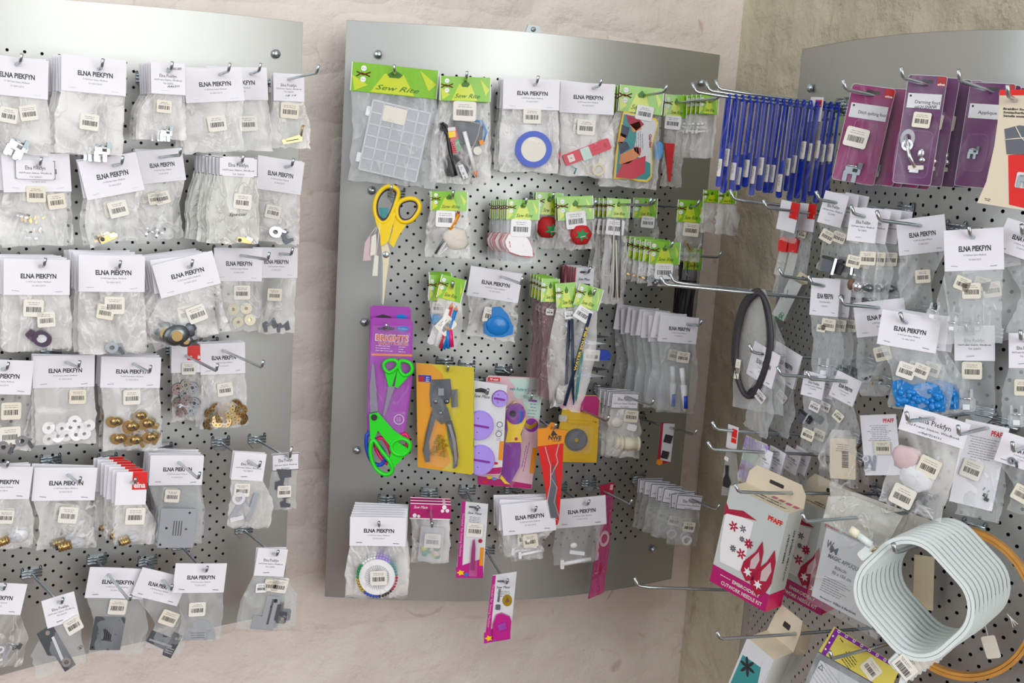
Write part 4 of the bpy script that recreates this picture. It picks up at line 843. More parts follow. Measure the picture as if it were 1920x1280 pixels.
H(PM, (826, 536), 'frontmost straight green-headed bag behind tilted pencil bag', k='G', card=(44, 48), tilt=3, hv=20, bag=(808, 846, 648), n=6, gap=.010, off=.10, hk=False, st=[(822, 576, 24, 3, 'old_paper')], c=[('lump', 822, 600, 28, 0, 'light_blue')])
def x_blue(it):
    z = zc(660, 320, 3.555); P = it.pts(z((930, 910), (990, 905), (1040, 960), (1075, 1040), (1070, 1090), (1000, 1110), (920, 1105), (875, 1080), (880, 1000), (925, 1000))); mb = MB(); mb.poly(P, 0, 6, 'sky_blue'); c = np.mean(P, 0); mb.ball(c[0], c[1]+3, 5, 24, 20, 5, 'sky_blue', 12, 6); it.part('blue_chalk_tool', mb)
H(PM, (940, 517), 'white card bag with bright blue rounded tool', card=(98, 56), tilt=9, hv=10, fu=.6, bag=(872, 966, 636), st=[(922, 591, 34, 3)], tip=(980, 521), extra=x_blue, off=.07, fl='clear_film')
H(PM, (1096, 510), 'front small white card of dark red sewing packs', k='B', card=(36, 44), tilt=3, hv=8, off=.06, n=6, gap=.008, name='needle_card', cat='package', fan=(-1, 0), extra=lambda it: it.part('printed_face', MB().text('Sew Mate', 0, 13, 5, 2.2, 'ink', width=22, shear=.4).rect(0, 0, 18, 4, 2, 2.2, 'dark', 0, 2).rect(2, 26, 20, 9, 2, 2.2, 'ink', 0, 1).rect(-17.5, 14, 2, 44, -3, 2.4, 'shoe_red')), amp=0)
def x_brush(it):
    z = zc(960, 440, 3.555)
    A, B_ = it.L(*z((520, 520))[0]), it.L(*z((345, 1145))[0]); mb = MB(); mb.tube([(*A, 5), (*B_, 5)], 3.3, 'navy', 8); d = (np.array(B_)-A); r = math.degrees(math.atan2(d[1], d[0]))+180
    o = it.part('marking_pencil', mb, label='dark blue pencil with yellow lettering'); m2 = MB(); c = np.array(A)*.62+np.array(B_)*.38; m2.text('WATER SOLUBLE', c[0], c[1], 4, 8.6, 'yellow', width=86, rot=r, bold=.03); it.part('lettering', m2, parent=o)
    mb = MB(); mb.tube([(*it.L(*z((400, 560))[0]), 2), (*it.L(*z((405, 1140))[0]), 2)], 2.6, 'navy', 8); it.part('marking_pencil', mb); mb = MB(); mb.tube([(*it.L(*z((470, 780))[0]), 0), (*it.L(*z((420, 1130))[0]), 0)], 2.6, 'teal', 8); it.part('marking_pencil', mb)
H(PM, (1062, 546), 'frontmost straight green-headed long bag of dark pencils', k='G', card=(40, 46), tilt=-4, hv=16, bag=(1030, 1072, 766), n=1, off=.135, c=[], hk=False, extra=lambda it: it.part('marking_pencil', MB().tube([(*it.L(1067, 600), 2), (*it.L(1060, 750), 2)], 3, 'navy', 8)), fl='clear_film', st=[(1066, 590, 16, -4, 'white')])
H(PM, (1032, 536), 'frontmost purple-tinted long green-headed bag of pencils', k='G', card=(34, 44), tilt=2, hv=14, bag=(1012, 1040, 752), n=5, gap=.016, off=.115, hk=False, fl='brown_film', st=[(1030, 584, 14, 2, 'old_paper')])
H(PM, (1105, 552), 'front tilted green-headed bag with yellow-lettered blue pencil', k='G', card=(48, 42), tilt=16, hv=16, bag=(1034, 1088, 770), n=1, off=.15, extra=x_brush, st=[(1092, 588, 30, 16, 'white')])
for k, yy in enumerate((632, 693)):
    it = It(PM, 1095, yy, .06, 'dark-bladed snip blister, %s one right of pencils' % ('upper', 'lower')[k], 'scissors', 'thread_snips', 4, group='snips right of pencils'); mb = MB()
    mb.rect(20, 0, 62, 40, -2, -1, 'blister_film', 0, 4); it.part('blister', mb); mb = MB(); mb.poly([(-6, -8), (8, -8), (46, -4), (8, 2), (-6, 2)], 0, 3, 'black'); mb.poly([(-6, 6), (10, 5), (44, 9), (12, 13), (-6, 12)], 0, 3, 'zinc'); it.part('blade', mb)
    mb = MB(); mb.rect(-2, 9, 18, 9, 1, 5, 'blue', 0, 3); mb.rect(-2, -4, 18, 9, 1, 5, 'navy', 0, 3); [mb.disc(a, b, 1.4, 5, 5.6, 'white', 8) for a in (-5, 3) for b in (-4, 9)]; it.part('handle', mb)
it = It(PM, 1118, 664, .065, 'blue rounded snip handle with barcode sticker', 'scissors', 'thread_snips', 4); mb = MB(); mb.rect(8, 0, 36, 19, -2, 5, 'blue', 0, 8); it.part('handle', mb); mb = MB(); mb.rect(-10, 1, 30, 21, 6, 7, 'sticker', 0, 2); mb.lines(-10, -5, 22, 2, 3, 'grey_ink', 7.2, .8, rnd=it.rn); mb.bars(-10, 4, 20, 7, 7.2, 0, it.rn); it.part('price_sticker', mb)
def x_ripper(it):
    mb = MB(); mb.tube([(*it.L(1278, 690), 2), (*it.L(1281, 722), 3)], 5, 'frosted_rib', 8); mb.tube([(*it.L(1281, 722), 3), (*it.L(1284, 772), 3)], [6.5, 4.5], 'card_white', 8); mb.tube([(*it.L(1283, 742), 6), (*it.L(1284, 766), 6)], 4, 'blue', 8); it.part('seam_ripper', mb)
H(PM, (1288, 606), 'frontmost white card bag with blue-tipped seam ripper', card=(72, 50), tilt=5, hv=12, fu=.7, bag=(1230, 1300, 776), st=[(1279, 669, 24, 2, 'cream_sticker')], n=9, gap=.013, off=.13, tip=(1309, 607), extra=x_ripper, fl='smooth_film', jit=6, fan=(-1.5, 0))
def x_spool(it):
    u, v = it.L(1181, 832); mb = MB(); mb.tube([(u-13, v, 0), (u+14, v, 0)], 12, 'thread', 14); [mb.tube([(u+a, v, 0), (u+a+3, v, 0)], 14, 'thread', 14) for a in (-17, 14)]; it.part('thread_spool', mb)
    mb = MB(); mb.ball(*it.L(1157, 792), 0, 12, 10, 5, 'off_white', 12, 8); mb.rect(*it.L(1183, 800), 18, 12, 6, 6.6, 'white', 10, 3); it.part('small_reel', mb)
H(PM, (1172, 742), 'framed card bag with cream thread spool', k='ef', card=(52, 30), tilt=2, hv=6, bag=(1134, 1198, 858), st=[(1182, 779, 26, 4, 'cream_sticker')], n=4, gap=.010, tip=(1220, 752), extra=x_spool, fan=(-2, 0), off=.08)
def x_rs(it):
    mb = MB(); mb.poly(it.pts([(1240, 792), (1265, 793), (1258, 866), (1232, 872)]), -1, 0, 'shoe_red'); mb.poly(it.pts([(1244, 793), (1265, 794), (1257, 866), (1238, 862)]), .2, 1, 'card_white')
    mb.rect(*it.L(1252, 822), 14, 15, 1, 3, 'dark', 6); mb.rect(*it.L(1246, 852), 13, 14, 1, 3, 'dark', 6); mb.disc(*it.L(1236, 866), 6, 1, 2, 'orange', 8); it.part('printed_card', mb)
it = It(PM, 1256, 800, .09, 'small dark red and white packet near panel edge', 'package', 'needle_packet', 8); x_rs(it); it.hook((1300, 812))
H(PM, (1293, 934), 'frontmost framed card bag with small ring near edge', k='ef', card=(48, 28), tilt=5, hv=6, bag=(1250, 1306, 1022), st=[(1290, 986, 22, 2, 'cream_sticker')], n=7, gap=.016, off=.14, tip=(1343, 949), fl='smooth_film', extra=lambda it: it.part('ring', MB().ring(*it.L(1287, 1012), 9, 6, 0, 5, 'card_white')), fan=(-1, 0), jit=6)

# ---- scissors hanging bare
def loop_xy(it, pts, r, w, m, name, parent=None, label=None, flat=1.3):
    P = it.pts(pts); Q = []; n = len(P)
    for i in range(n):
        a, b, c, d = (np.array(P[(i+k) % n]) for k in (-1, 0, 1, 2))
        for t in (0, .33, .66): Q.append(.5*((2*b)+(-a+c)*t+(2*a-5*b+4*c-d)*t*t+(-a+3*b-3*c+d)*t**3))
    mb = MB(); mb.tube([(*q, w) for q in Q], r, m, 8, closed=True, flat=flat); return it.part(name, mb, label, parent)
it = It(PM, 735, 360, .10, 'large yellow-handled dressmaking scissors hanging point down', 'scissors', 'dressmaking_scissors', 3); z = zc(660, 320, 3.555)
it.hook(p=.012)
for nm, pts in (('left', z((230, 108), (180, 150), (152, 220), (158, 300), (195, 345), (235, 335), (268, 280), (300, 190), (308, 140), (280, 110))), ('right', z((385, 185), (325, 205), (300, 250), (305, 310), (340, 342), (390, 335), (430, 295), (452, 245), (435, 200)))):
    o = loop_xy(it, pts, 4.6, 1, 'yellow', 'handle', label='yellow handle loop'); c = np.mean(pts, 0); loop_xy(it, [(c[0]+(a-c[0])*.86, c[1]+(b-c[1])*.86) for a, b in pts], 3.0, 1, 'plum_grip', 'inner_grip', o)
mb = MB(); mb.poly(it.pts(z((150, 290), (190, 350), (240, 335), (285, 270), (292, 290), (245, 468), (232, 482), (192, 503), (188, 420), (160, 345))), 0, 6, 'yellow'); it.part('handle_shank', mb)
mb = MB(); mb.poly(it.pts(z((285, 280), (305, 300), (370, 345), (350, 380), (310, 440), (278, 515), (246, 480), (270, 400))), -3, 3, 'yellow'); it.part('handle_shank', mb)
mb = MB(); mb.poly(it.pts(z((195, 505), (235, 480), (252, 540), (245, 620), (230, 720), (208, 905), (202, 900), (205, 620))), 1, 3, 'straw'); mb.poly(it.pts(z((198, 500), (225, 500), (215, 620), (200, 900), (190, 895), (192, 700))), -1.5, .5, 'zinc'); it.part('blade', mb)
mb = MB(); mb.ball(*it.L(*z((226, 562))[0]), 3.5, 6.5, 6.5, 2, 'zinc'); it.part('pivot_screw', mb)
for k, pts in enumerate((z((150, 560), (178, 570), (170, 705), (135, 705)), z((130, 440), (160, 420), (165, 560), (120, 570)), z((85, 480), (120, 430), (125, 600), (70, 605)))):
    mb = MB(); mb.poly(it.pts(pts), 6-k*4, 6.6-k*4, 'off_white' if k < 2 else 'old_pink'); mb.tube([(*it.L(*z((188, 340))[0]), 6-k*3), (*it.L(*((np.array(pts[0])+pts[1])/2)), 6-k*4)], .7, 'white', 4); it.part('string_tag', mb)
mb = MB(); mb.poly(it.pts(z((180, 248), (240, 246), (238, 300), (195, 325))), -4, -3, 'teal'); it.part('size_label', mb)

# ---- purple scissors blister packs
def brights(it):
    z = zc(620, 560, 3.368)
    mb = MB(); mb.poly(it.pts(z((255, 128), (275, 118), (505, 128), (520, 150), (515, 520), (470, 860), (225, 860), (235, 480))), -2, 0, 'violet_card'); o = it.part('backing_card', mb)
    mb = MB(); mb.poly(it.pts(z((258, 345), (516, 352), (516, 364), (258, 358))), .2, .4, 'orange'); u, v = it.L(*z((388, 247))[0]); mb.text('BRiGHTS', u, v, 11, .8, 'white', width=63, bold=.07); mb.text('BRiGHTS', u, v, 10, 1.1, 'orange_text', width=60, bold=.035)
    u, v = it.L(*z((395, 282))[0]); mb.text('QUALITY SCISSORS', u, v, 5, .8, 'white', width=56, bold=.05); mb.text('QUALITY SCISSORS', u, v, 4.6, 1.1, 'orange_text', width=55, bold=.02)
    mb.lines(*it.L(*z((340, 298))[0]), 34, 3, 4.5, 'white', .8, 1, 0, it.rn, True); mb.lines(*it.L(*z((455, 305))[0]), 16, 3, 4.5, 'white', .8, 1, 0, it.rn, True); u, v = it.L(*z((455, 188))[0]); mb.disc(u, v, 11.5, .3, .6, 'sky_blue', 16, 5); mb.text('Creations', u, v, 3, .9, 'mint', width=17)
    mb.poly(it.pts(z((297, 184), (330, 180), (357, 170), (385, 180), (405, 184), (400, 196), (300, 196))), .3, .5, 'dark'); u, v = it.L(*z((432, 770))[0]); mb.ring(u, v, 10, 8.5, .3, .6, 'card_white', 16); mb.lines(u, v-3, 14, 3, 3, 'card_white', .5, .8, 0, it.rn)
    it.part('printed_face', mb, parent=o)
    mb = MB(); mb.poly(it.pts(z((268, 165), (505, 165), (500, 520), (462, 850), (235, 850), (245, 480))), 8, 9.5, 'purple_film'); it.part('blister', mb)
    # large green scissors, points up
    mb = MB(); mb.poly(it.pts(z((262, 400), (275, 420), (300, 720), (250, 730), (246, 560))), 2, 4, 'zinc'); it.part('blade', mb, label='large steel blade')
    mb = MB(); mb.poly(it.pts(z((245, 725), (300, 715), (400, 830), (470, 880), (420, 900), (505, 960), (395, 1080), (360, 1060), (390, 950), (300, 830), (270, 900), (250, 880))), 8, 13, 'lime')
    it.part('handle_shank', mb, label='bright green handle shanks')
    loop_xy(it, z((270, 890), (320, 960), (385, 1050), (385, 1105), (345, 1118), (295, 1090), (262, 1030), (250, 950)), 4.2, 11, 'lime', 'handle', label='bright green lower handle loop')
    loop_xy(it, z((400, 905), (455, 885), (500, 910), (500, 955), (465, 990), (415, 985), (385, 950)), 4.2, 11, 'lime', 'handle', label='bright green right handle loop')
    mb = MB(); mb.disc(*it.L(*z((276, 745))[0]), 6, 13, 14.5, 'dark', 14); it.part('pivot_cap', mb)
    loop_xy(it, z((235, 850), (225, 940), (260, 1040), (320, 1060), (345, 1000), (300, 930)), 4, 5, 'blue', 'handle', label='blue handle behind'); loop_xy(it, z((300, 890), (280, 940), (320, 1020), (370, 1060), (385, 1000), (340, 900)), 3.6, 2, 'hot_pink', 'handle', label='pink handle behind')
    loop_xy(it, z((410, 910), (470, 860), (490, 900), (475, 950), (430, 980)), 3.6, 3, 'hot_pink', 'handle', label='pink handle behind')
    # small green scissors, points down
    loop_xy(it, z((370, 382), (415, 385), (425, 420), (395, 450), (365, 460), (338, 430), (340, 400)), 3.6, 10, 'lime', 'handle', label='small green handle loop'); loop_xy(it, z((445, 385), (495, 395), (515, 425), (510, 460), (470, 480), (440, 450), (435, 410)), 3.6, 10, 'lime', 'handle', label='small green handle loop')
    mb = MB(); mb.poly(it.pts(z((340, 440), (380, 465), (430, 400), (425, 430), (388, 550), (365, 545))), 8, 11, 'lime'); mb.poly(it.pts(z((432, 400), (450, 470), (490, 490), (425, 558), (405, 550), (420, 460))), 8, 11, 'lime'); it.part('handle_shank', mb)
    mb = MB(); mb.poly(it.pts(z((365, 545), (408, 552), (385, 610), (345, 735), (330, 740), (350, 640))), 5, 7, 'zinc'); it.part('blade', mb, label='small steel blade')
it = It(PM, 726, 616, .10, 'frontmost purple blister pack of two green-handled scissors', 'package', 'scissors_blister_pack', 3); it.hook(p=.012); brights(it)
it2 = It(PM, 726, 600, .085, 'purple scissors blister pack behind the frontmost one', 'package', 'scissors_blister_pack', 3); mb = MB(); z = zc(620, 560, 3.368)
mb.poly(it2.pts(z((250, 50), (270, 42), (495, 52), (508, 70), (505, 520), (470, 800), (235, 800), (240, 480))), -2, 0, 'violet_card'); mb.disc(*it2.L(*z((447, 112))[0]), 10, .3, .6, 'sky_blue', 16, 4.5); mb.poly(it2.pts(z((285, 112), (330, 98), (380, 112), (385, 122), (285, 122))), .3, .5, 'dark'); it2.part('backing_card', mb)

# ---- yellow blister with eyelet pliers
def blister(px, py, off, lab, outline, m, tilt, name='blister_pack', rim=None, fa=None, tip=None, P=PM, hk=True, r_=None):
    it = It(P, px, py, off, lab, 'package', name, tilt, fa); mb = MB(); mb.poly(it.pts(outline), -2, 0, m); it.card = it.part('backing_card', mb)
    if hk: it.hook(tip)
    return it
z = zc(620, 560, 3.368)
it = blister(839, 694, .09, 'orange and yellow blister pack with eyelet pliers', z((540, 405), (905, 432), (905, 1110), (890, 1122), (548, 1070)), 'yellow_card', 4, tip=(836, 693))
mb = MB(); mb.poly(it.pts(z((541, 406), (640, 415), (705, 470), (730, 600), (735, 760), (720, 900), (760, 1040), (700, 1090), (550, 1068))), .1, .3, 'orange_card'); mb.poly(it.pts(z((553, 480), (635, 484), (635, 526), (555, 522))), .5, .7, 'blue'); mb.poly(it.pts(z((553, 486), (592, 488), (592, 522), (555, 520))), .8, .9, 'shoe_red'); mb.lines(*it.L(*z((613, 495))[0]), 10, 3, 3.5, 'white', .9, 1.2, 0, it.rn); it.part('printed_face', mb, parent=it.card)
mb = MB(); mb.poly(it.pts(z((625, 510), (770, 500), (800, 560), (800, 680), (770, 760), (815, 1000), (780, 1085), (600, 1040), (585, 960), (640, 720), (620, 640))), 10, 12, 'blister_film'); it.part('blister', mb)
for nm, l, m, w in (('jaw', ((632, 510), (755, 505), (765, 590), (750, 640), (690, 700), (630, 680), (625, 600)), 'dark_steel', 3), ('jaw', ((678, 560), (715, 560), (715, 605), (678, 605)), 'zinc', 8), ('linkage', ((640, 620), (690, 620), (740, 690), (760, 760), (700, 790), (640, 720)), 'dark_zinc', 6),
                    ('handle', ((640, 700), (670, 720), (650, 800), (620, 900), (625, 1030), (600, 1035), (583, 960), (600, 850)), 'dark_steel', 5), ('handle', ((725, 760), (765, 770), (790, 860), (808, 1000), (800, 1060), (775, 1080), (775, 1010), (745, 880)), 'dark_steel', 5),
                    ('handle_shine', ((740, 790), (758, 790), (790, 900), (800, 1010), (785, 1050), (770, 900)), 'chrome', 7), ('spring', ((762, 575), (800, 570), (803, 680), (765, 685)), 'dark_zinc', 4)):
    mb = MB(); mb.poly(it.pts(z(*l)), w-4, w, m); it.part('pliers_'+nm, mb)
mb = MB(); [mb.ball(*it.L(*z(q)[0]), 7, 4.5, 4.5, 2, 'dark_zinc', 10, 6) for q in ((662, 645), (735, 645), (693, 718))]; it.part('rivet', mb)
mb = MB(); rn = it.rn
for k in range(46): a = rn.uniform(0, 6.28); q = rn.uniform(0, 1)**.5; yy = 935+75*q*math.sin(a); mb.ring(*it.L(*z((690+(yy-830)*.38*q*math.cos(a)*1.3, yy))[0]), 2.6, 1.2, 3+rn.uniform(0, 4), 5+rn.uniform(0, 4), 'yolk', 7)
o = it.part('brass_eyelets', mb); o['kind'] = 'stuff'
# ---- lilac rings card
it = blister(908, 733, .085, 'white card with lilac plastic discs beside yellow pack', z((905, 515), (1115, 545), (1085, 1070), (1070, 1115), (905, 1118)), 'card_white', 4, tip=(917, 733))
mb = MB(); mb.poly(it.pts(z((905, 1090), (960, 1080), (1085, 1068), (1070, 1112), (905, 1116))), .1, .4, 'magenta_card'); mb.text('Sew Mate', *it.L(*z((955, 615))[0]), 6, .5, 'ink', width=30, shear=.35, rot=2); mb.poly(it.pts(z((912, 570), (950, 562), (995, 575), (990, 592), (912, 588))), .3, .5, 'dark')
for q in ((1068, 795), (1062, 855)): mb.ring(*it.L(*z(q)[0]), 6, 4.5, .2, .4, 'grey_ink', 14); mb.lines(*it.L(q[0]/3.368+620, (q[1]+28)/3.368+560), 14, 2, 3, 'grey_ink', .4, .8, 0, it.rn)
mb.poly(it.pts(z((1068, 900), (1093, 902), (1085, 1025), (1060, 1022))), .4, .8, 'orange'); mb.disc(*it.L(*z((1042, 1043))[0]), 5, .5, .8, 'red', 12, 2.5); it.part('printed_face', mb, parent=it.card)
for x, y, r in ((940, 798, 25), (944, 1020, 26), (1068, 628, 14)):
    u, v = it.L(*z((x, y))[0]); mb = MB(); mb.disc(u, v, r*1.0, 0, 6, 'lilac', 26, r*1.06); mb.rect(u-1, v, r*1.5, 3.5, 6, 8, 'purple', 6, 1.5); mb.disc(u-4, v-r*.55, 1, 6.1, 6.3, 'dark', 6); mb.disc(u-4, v+r*.5, 1, 6.1, 6.3, 'dark', 6); mb.ring(u, v, r*1.06, r*.97, 0, 3, 'purple' if r < 20 else 'lilac', 26, 1.06); it.part('yoyo_maker_disc' if r > 20 else 'small_disc', mb)
# ---- rotary cutter
it = blister(984, 741, .07, 'pale blister pack with yellow and purple rotary cutter', z((985, 500), (1000, 485), (1340, 500), (1345, 520), (1270, 1210), (925, 1175), (945, 800)), 'pale_pink', 4, tip=(999, 735))
mb = MB(); mb.poly(it.pts(z((1120, 500), (1340, 505), (1320, 760), (1240, 740), (1200, 600))), .1, .3, 'mint'); mb.poly(it.pts(z((925, 1120), (1100, 1150), (1270, 1180), (1268, 1208), (925, 1175))), .1, .3, 'magenta_card'); mb.poly(it.pts(z((995, 495), (1070, 498), (1070, 522), (995, 518))), .4, .6, 'red')
mb.text('X-cut', *it.L(*z((1032, 508))[0]), 4, .8, 'white', width=17, bold=.03, shear=.2); mb.text('mm Rotary Cutter', *it.L(*z((1220, 572))[0]), 5.5, .6, 'teal', width=52, bold=.02); mb.disc(*it.L(*z((1195, 590))[0]), 13, .35, .45, 'mint', 20)
mb.rect(*it.L(*z((1275, 643))[0]), 17, 4, .5, .7, 'purple', 2, 2); mb.lines(*it.L(*z((1280, 665))[0]), 18, 5, 6, 'teal', .6, 1.2, 2, it.rn); mb.disc(*it.L(*z((1268, 798))[0]), 13, .4, .7, 'purple', 20); mb.poly(it.pts(z((1225, 780), (1265, 800), (1300, 770), (1300, 800), (1265, 825), (1228, 815))), .8, .9, 'yolk')
mb.poly(it.pts(z((1275, 940), (1305, 945), (1285, 1110), (1255, 1105))), .4, .7, 'orange'); mb.lines(*it.L(*z((1235, 1000))[0]), 70, 2, 4, 'violet_card', .5, 1.2, 96, it.rn)
for q, m in (((1000, 1132), 'yellow'), ((1030, 1140), 'light_blue'), ((970, 1160), 'red')): mb.disc(*it.L(*z(q)[0]), 5, .5, .7, m, 10, 3)
it.part('printed_face', mb, parent=it.card)
mb = MB(); mb.poly(it.pts(z((1110, 680), (1150, 650), (1220, 690), (1225, 780), (1195, 870), (1200, 960), (1190, 1060), (1130, 1170), (1075, 1140), (1085, 1000), (1105, 860), (1100, 760))), 1, 6, 'purple'); it.part('handle', mb)
mb = MB(); mb.poly(it.pts(z((1105, 690), (1160, 640), (1225, 680), (1228, 770), (1195, 850), (1205, 900), (1100, 900), (1115, 820))), 6, 8, 'yellow'); mb.poly(it.pts(z((1075, 1110), (1105, 1150), (1130, 1170), (1095, 1165), (1065, 1130))), 6, 8, 'yellow'); mb.disc(*it.L(*z((1168, 878))[0]), 3, 8, 9, 'shoe_red', 10); it.part('yellow_trim', mb)
u, v = it.L(*z((1165, 718))[0]); mb = MB(); mb.disc(u, v, 18, 8, 10, 'purple', 26, 20); mb.poly(it.pts(z((1180, 690), (1210, 700), (1205, 770), (1170, 780), (1190, 740))), 10, 11, 'blue'); mb.disc(u-6, v, 6, 10, 12, 'dark', 14); it.part('round_blade_guard', mb)
mb = MB(); mb.poly(it.pts(z((1115, 610), (1190, 620), (1240, 690), (1245, 800), (1220, 920), (1200, 1080), (1140, 1180), (1065, 1150), (1075, 1000), (1095, 760))), 12, 13, 'blister_film'); it.part('blister', mb)
# ---- yellow blister with dark disc
it = blister(1092, 768, .07, 'yellow blister pack with dark round blade', [(1059, 741), (1118, 741), (1125, 750), (1119, 868), (1050, 866), (1045, 820)], 'mustard', 3, tip=(1140, 774)); it2 = it
mb = MB(); mb.poly(it.pts([(1059, 742), (1118, 742), (1124, 750), (1122, 780), (1100, 776), (1080, 768), (1050, 764), (1056, 750)]), .2, .5, 'magenta_card'); mb.text('1 pc', *it.L(1116, 790), 4, .6, 'dark', width=8); mb.lines(*it.L(1085, 862), 40, 2, 2.5, 'orange', .6, .8, 2, it.rn); it.part('printed_face', mb, parent=it.card)
u, v = it.L(1080, 824); mb = MB(); mb.disc(u, v, 21, 0, 3, 'slate', 28); mb.ring(u, v, 21, 17.5, 3, 3.8, 'dark_steel', 28); mb.disc(u, v, 4, 3, 4.5, 'yolk', 8); it.part('rotary_blade', mb); mb = MB(); mb.rect(u+2, v-2, 54, 52, 5, 6, 'blister_film', 2, 6); mb.rect(u, v-34, 40, 6, .5, 3, 'mustard', 2, 3); it.part('blister', mb)
mb = MB(); mb.rect(*it.L(1055, 783), 15, 12, 1, 4, 'clear_plastic', 0, 2); it.part('sliding_clip', mb)
# ---- red tool pouch
it = It(PM, 1034, 800, .12, 'long red tapering pouch with orange header hanging low', 'tool', 'tapered_red_pouch', 3); it.hook(base=1); z = zc(980, 700, 2.909)
mb = MB(); mb.poly(it.pts(z((82, 300), (130, 295), (155, 265), (180, 270), (175, 300), (238, 308), (222, 378), (80, 395))), -1, 3, 'orange'); it.part('header', mb); mb = MB(); mb.text('NWE', *it.L(*z((175, 348))[0]), 8, 3.4, 'dark', width=24, bold=.03); mb.poly(it.pts(z((150, 335), (165, 305), (190, 335))), 3.2, 3.4, 'dark'); mb.lines(*it.L(*z((180, 366))[0]), 24, 1, 2, 'dark', 3.3, 1.2, -3, it.rn); it.part('lettering', mb)
mb = MB(); mb.poly(it.pts(z((82, 395), (222, 378), (215, 560), (205, 700), (198, 800), (190, 830), (160, 838), (140, 815), (125, 650), (100, 500))), -1, 3, 'red'); it.part('pouch_body', mb)
mb = MB(); mb.poly(it.pts(z((158, 560), (165, 480), (182, 600), (180, 700), (190, 790), (150, 790), (135, 700))), 3, 5, 'slate'); it.part('grey_blade', mb)
for l in (((120, 395), (135, 450), (150, 500), (150, 600), (130, 700), (150, 790), (185, 800)), ((195, 380), (180, 440), (190, 480), (150, 560), (185, 620), (170, 700), (195, 780))):
    mb = MB(); mb.tube([(*p, 5) for p in it.pts(z(*l))], 1.3, 'clear_plastic', 6); it.part('plastic_fold', mb)
# ---- bottom rows
def x_wheel(it):
    u, v = it.L(707, 1082); mb = MB(); mb.disc(u, v, 34, -1, 1, 'white', 36); mb.ring(u, v, 24, 22.5, 1, 2, 'card_white', 30)
    for k in range(36): a = k*6.283/36; mb.rect(u+16*math.cos(a), v+16*math.sin(a), 13, .7, 1.2, 1.8, 'zinc', math.degrees(a))
    it.part('pin_wheel', mb); cs = ['shoe_red', 'dark', 'blue', 'yolk', 'leaf', 'white', 'lilac', 'teal']; ms = {}
    for k in range(40):
        a = k*6.283/40; m = cs[(k//5) % 8]
        if m not in ms: mb = MB(); mb.ball(0, 0, 0, 2.9, 2.9, 2.9, m, 8, 6); ms[m] = mb.mesh('pin_head', it.sx, it.sw, it.sz)
        o = link('bobbin' if 0 else 'pin_head', ms[m], it.root); o.location = ((u+37*math.cos(a))*it.sx, -1*it.sw, -(v+37*math.sin(a))*it.sz)
H(PM, (712, 982), 'frontmost white card bag with wheel of pins', card=(105, 54), tilt=1, hv=13, fu=.53, bag=(646, 765, 1122), st=[(710, 1082, 32, -3)], n=7, gap=.011, off=.14, extra=x_wheel, amp=.5, jit=.8)
def x_tin(it):
    mb = MB(); mb.rect(*it.L(808, 1018), 44, 66, -4, 8, 'clear_plastic', 3, 3); it.part('clear_box', mb); mb = MB(); rn = it.rn
    for k in range(14): mb.ball(*it.L(808+rn.uniform(-17, 17), 1032+rn.uniform(-13, 13)), 2, 6, 6, 3, rn.choice(['rose', 'lime_card', 'old_pink', 'leaf', 'yellow', 'off_white', 'pale_pink']), 8, 5)
    it.part('coloured_pins', mb)['kind'] = 'stuff'
H(PM, (807, 955), 'frontmost magenta-headed bag of coloured pins in box', k='S', card=(76, 30), tilt=2, hv=12, bag=(770, 842, 1055), st=[(811, 1012, 31, 2)], n=3, gap=.014, tip=(826, 989), extra=x_tin, off=.10, amp=.4, jit=1)
def threader(px, py, lab, O, spine, tilt, tool, tip=None, off=.12, st=None, seed=0):
    it = It(PM, px, py, off, lab, 'package', 'threader_blister_pack', tilt); it.hook(tip); mb = MB(); mb.poly(it.pts(O), -1.5, 0, 'card_white'); o = it.part('backing_card', mb)
    mb = MB(); mb.poly(it.pts(spine), .1, .5, 'magenta'); n = len(O); c = np.mean(O, 0)
    b0, b1 = O[2], O[3]; mb.poly(it.pts([(b0[0], b0[1]-38), b0, b1, (b1[0], b1[1]-20)]), .2, .6, 'magenta'); a, b = np.array(spine[0]), np.array(spine[-1])
    u, v = it.L(*((np.array(spine).mean(0)))); q = it.L(*spine[0]); q2 = it.L(*spine[3]); mb.text('Threader for Sewing Machine', u, v, 4, .8, 'pale_pink', width=82, rot=math.degrees(math.atan2(q[1]-q2[1], q[0]-q2[0]))+180)
    mb.text('Sew Mate', *it.L(c[0]+4, O[0][1]+22), 4.5, .6, 'ink', width=26, shear=.4, rot=3); mb.lines(*it.L(c[0]+5, O[0][1]+30), 26, 4, 3, 'grey_ink', .5, .9, 3, it.rn); mb.rect(*it.L(c[0]+4, O[0][1]+11), 22, 3.4, .3, .6, 'slate', 3, 1.5)
    u, v = it.L(O[3][0]+9, O[3][1]-10); mb.poly([(u+(8 if k % 2 else 4)*math.cos(k*.628), v+(6 if k % 2 else 3.5)*math.sin(k*.628)) for k in range(10)], .8, 1, 'yellow'); mb.rect(u+11, v+3, 6, 6, .8, 1, 'sky_blue', 30)
    it.part('printed_face', mb, parent=o); tool(it)
    if st: sticker(it, st[0], st[1], st[2], st[3], 2)
    return it
z = zc(620, 860, 3.368)
def t1(it):
    mb = MB(); mb.poly(it.pts(z((898, 510), (910, 505), (914, 560), (908, 700), (880, 700), (888, 570))), 1, 6, 'magenta'); it.part('threader_tool', mb); mb = MB(); mb.poly(it.pts(z((945, 560), (968, 560), (962, 678), (938, 676))), .8, 1, 'orange'); mb.disc(*it.L(*z((945, 518))[0]), 4, .8, 1, 'shoe_red', 10); it.part('colour_patch', mb)
    mb = MB(); mb.poly(it.pts(z((885, 500), (930, 500), (922, 740), (870, 735))), 6, 7, 'blister_film'); it.part('blister', mb)
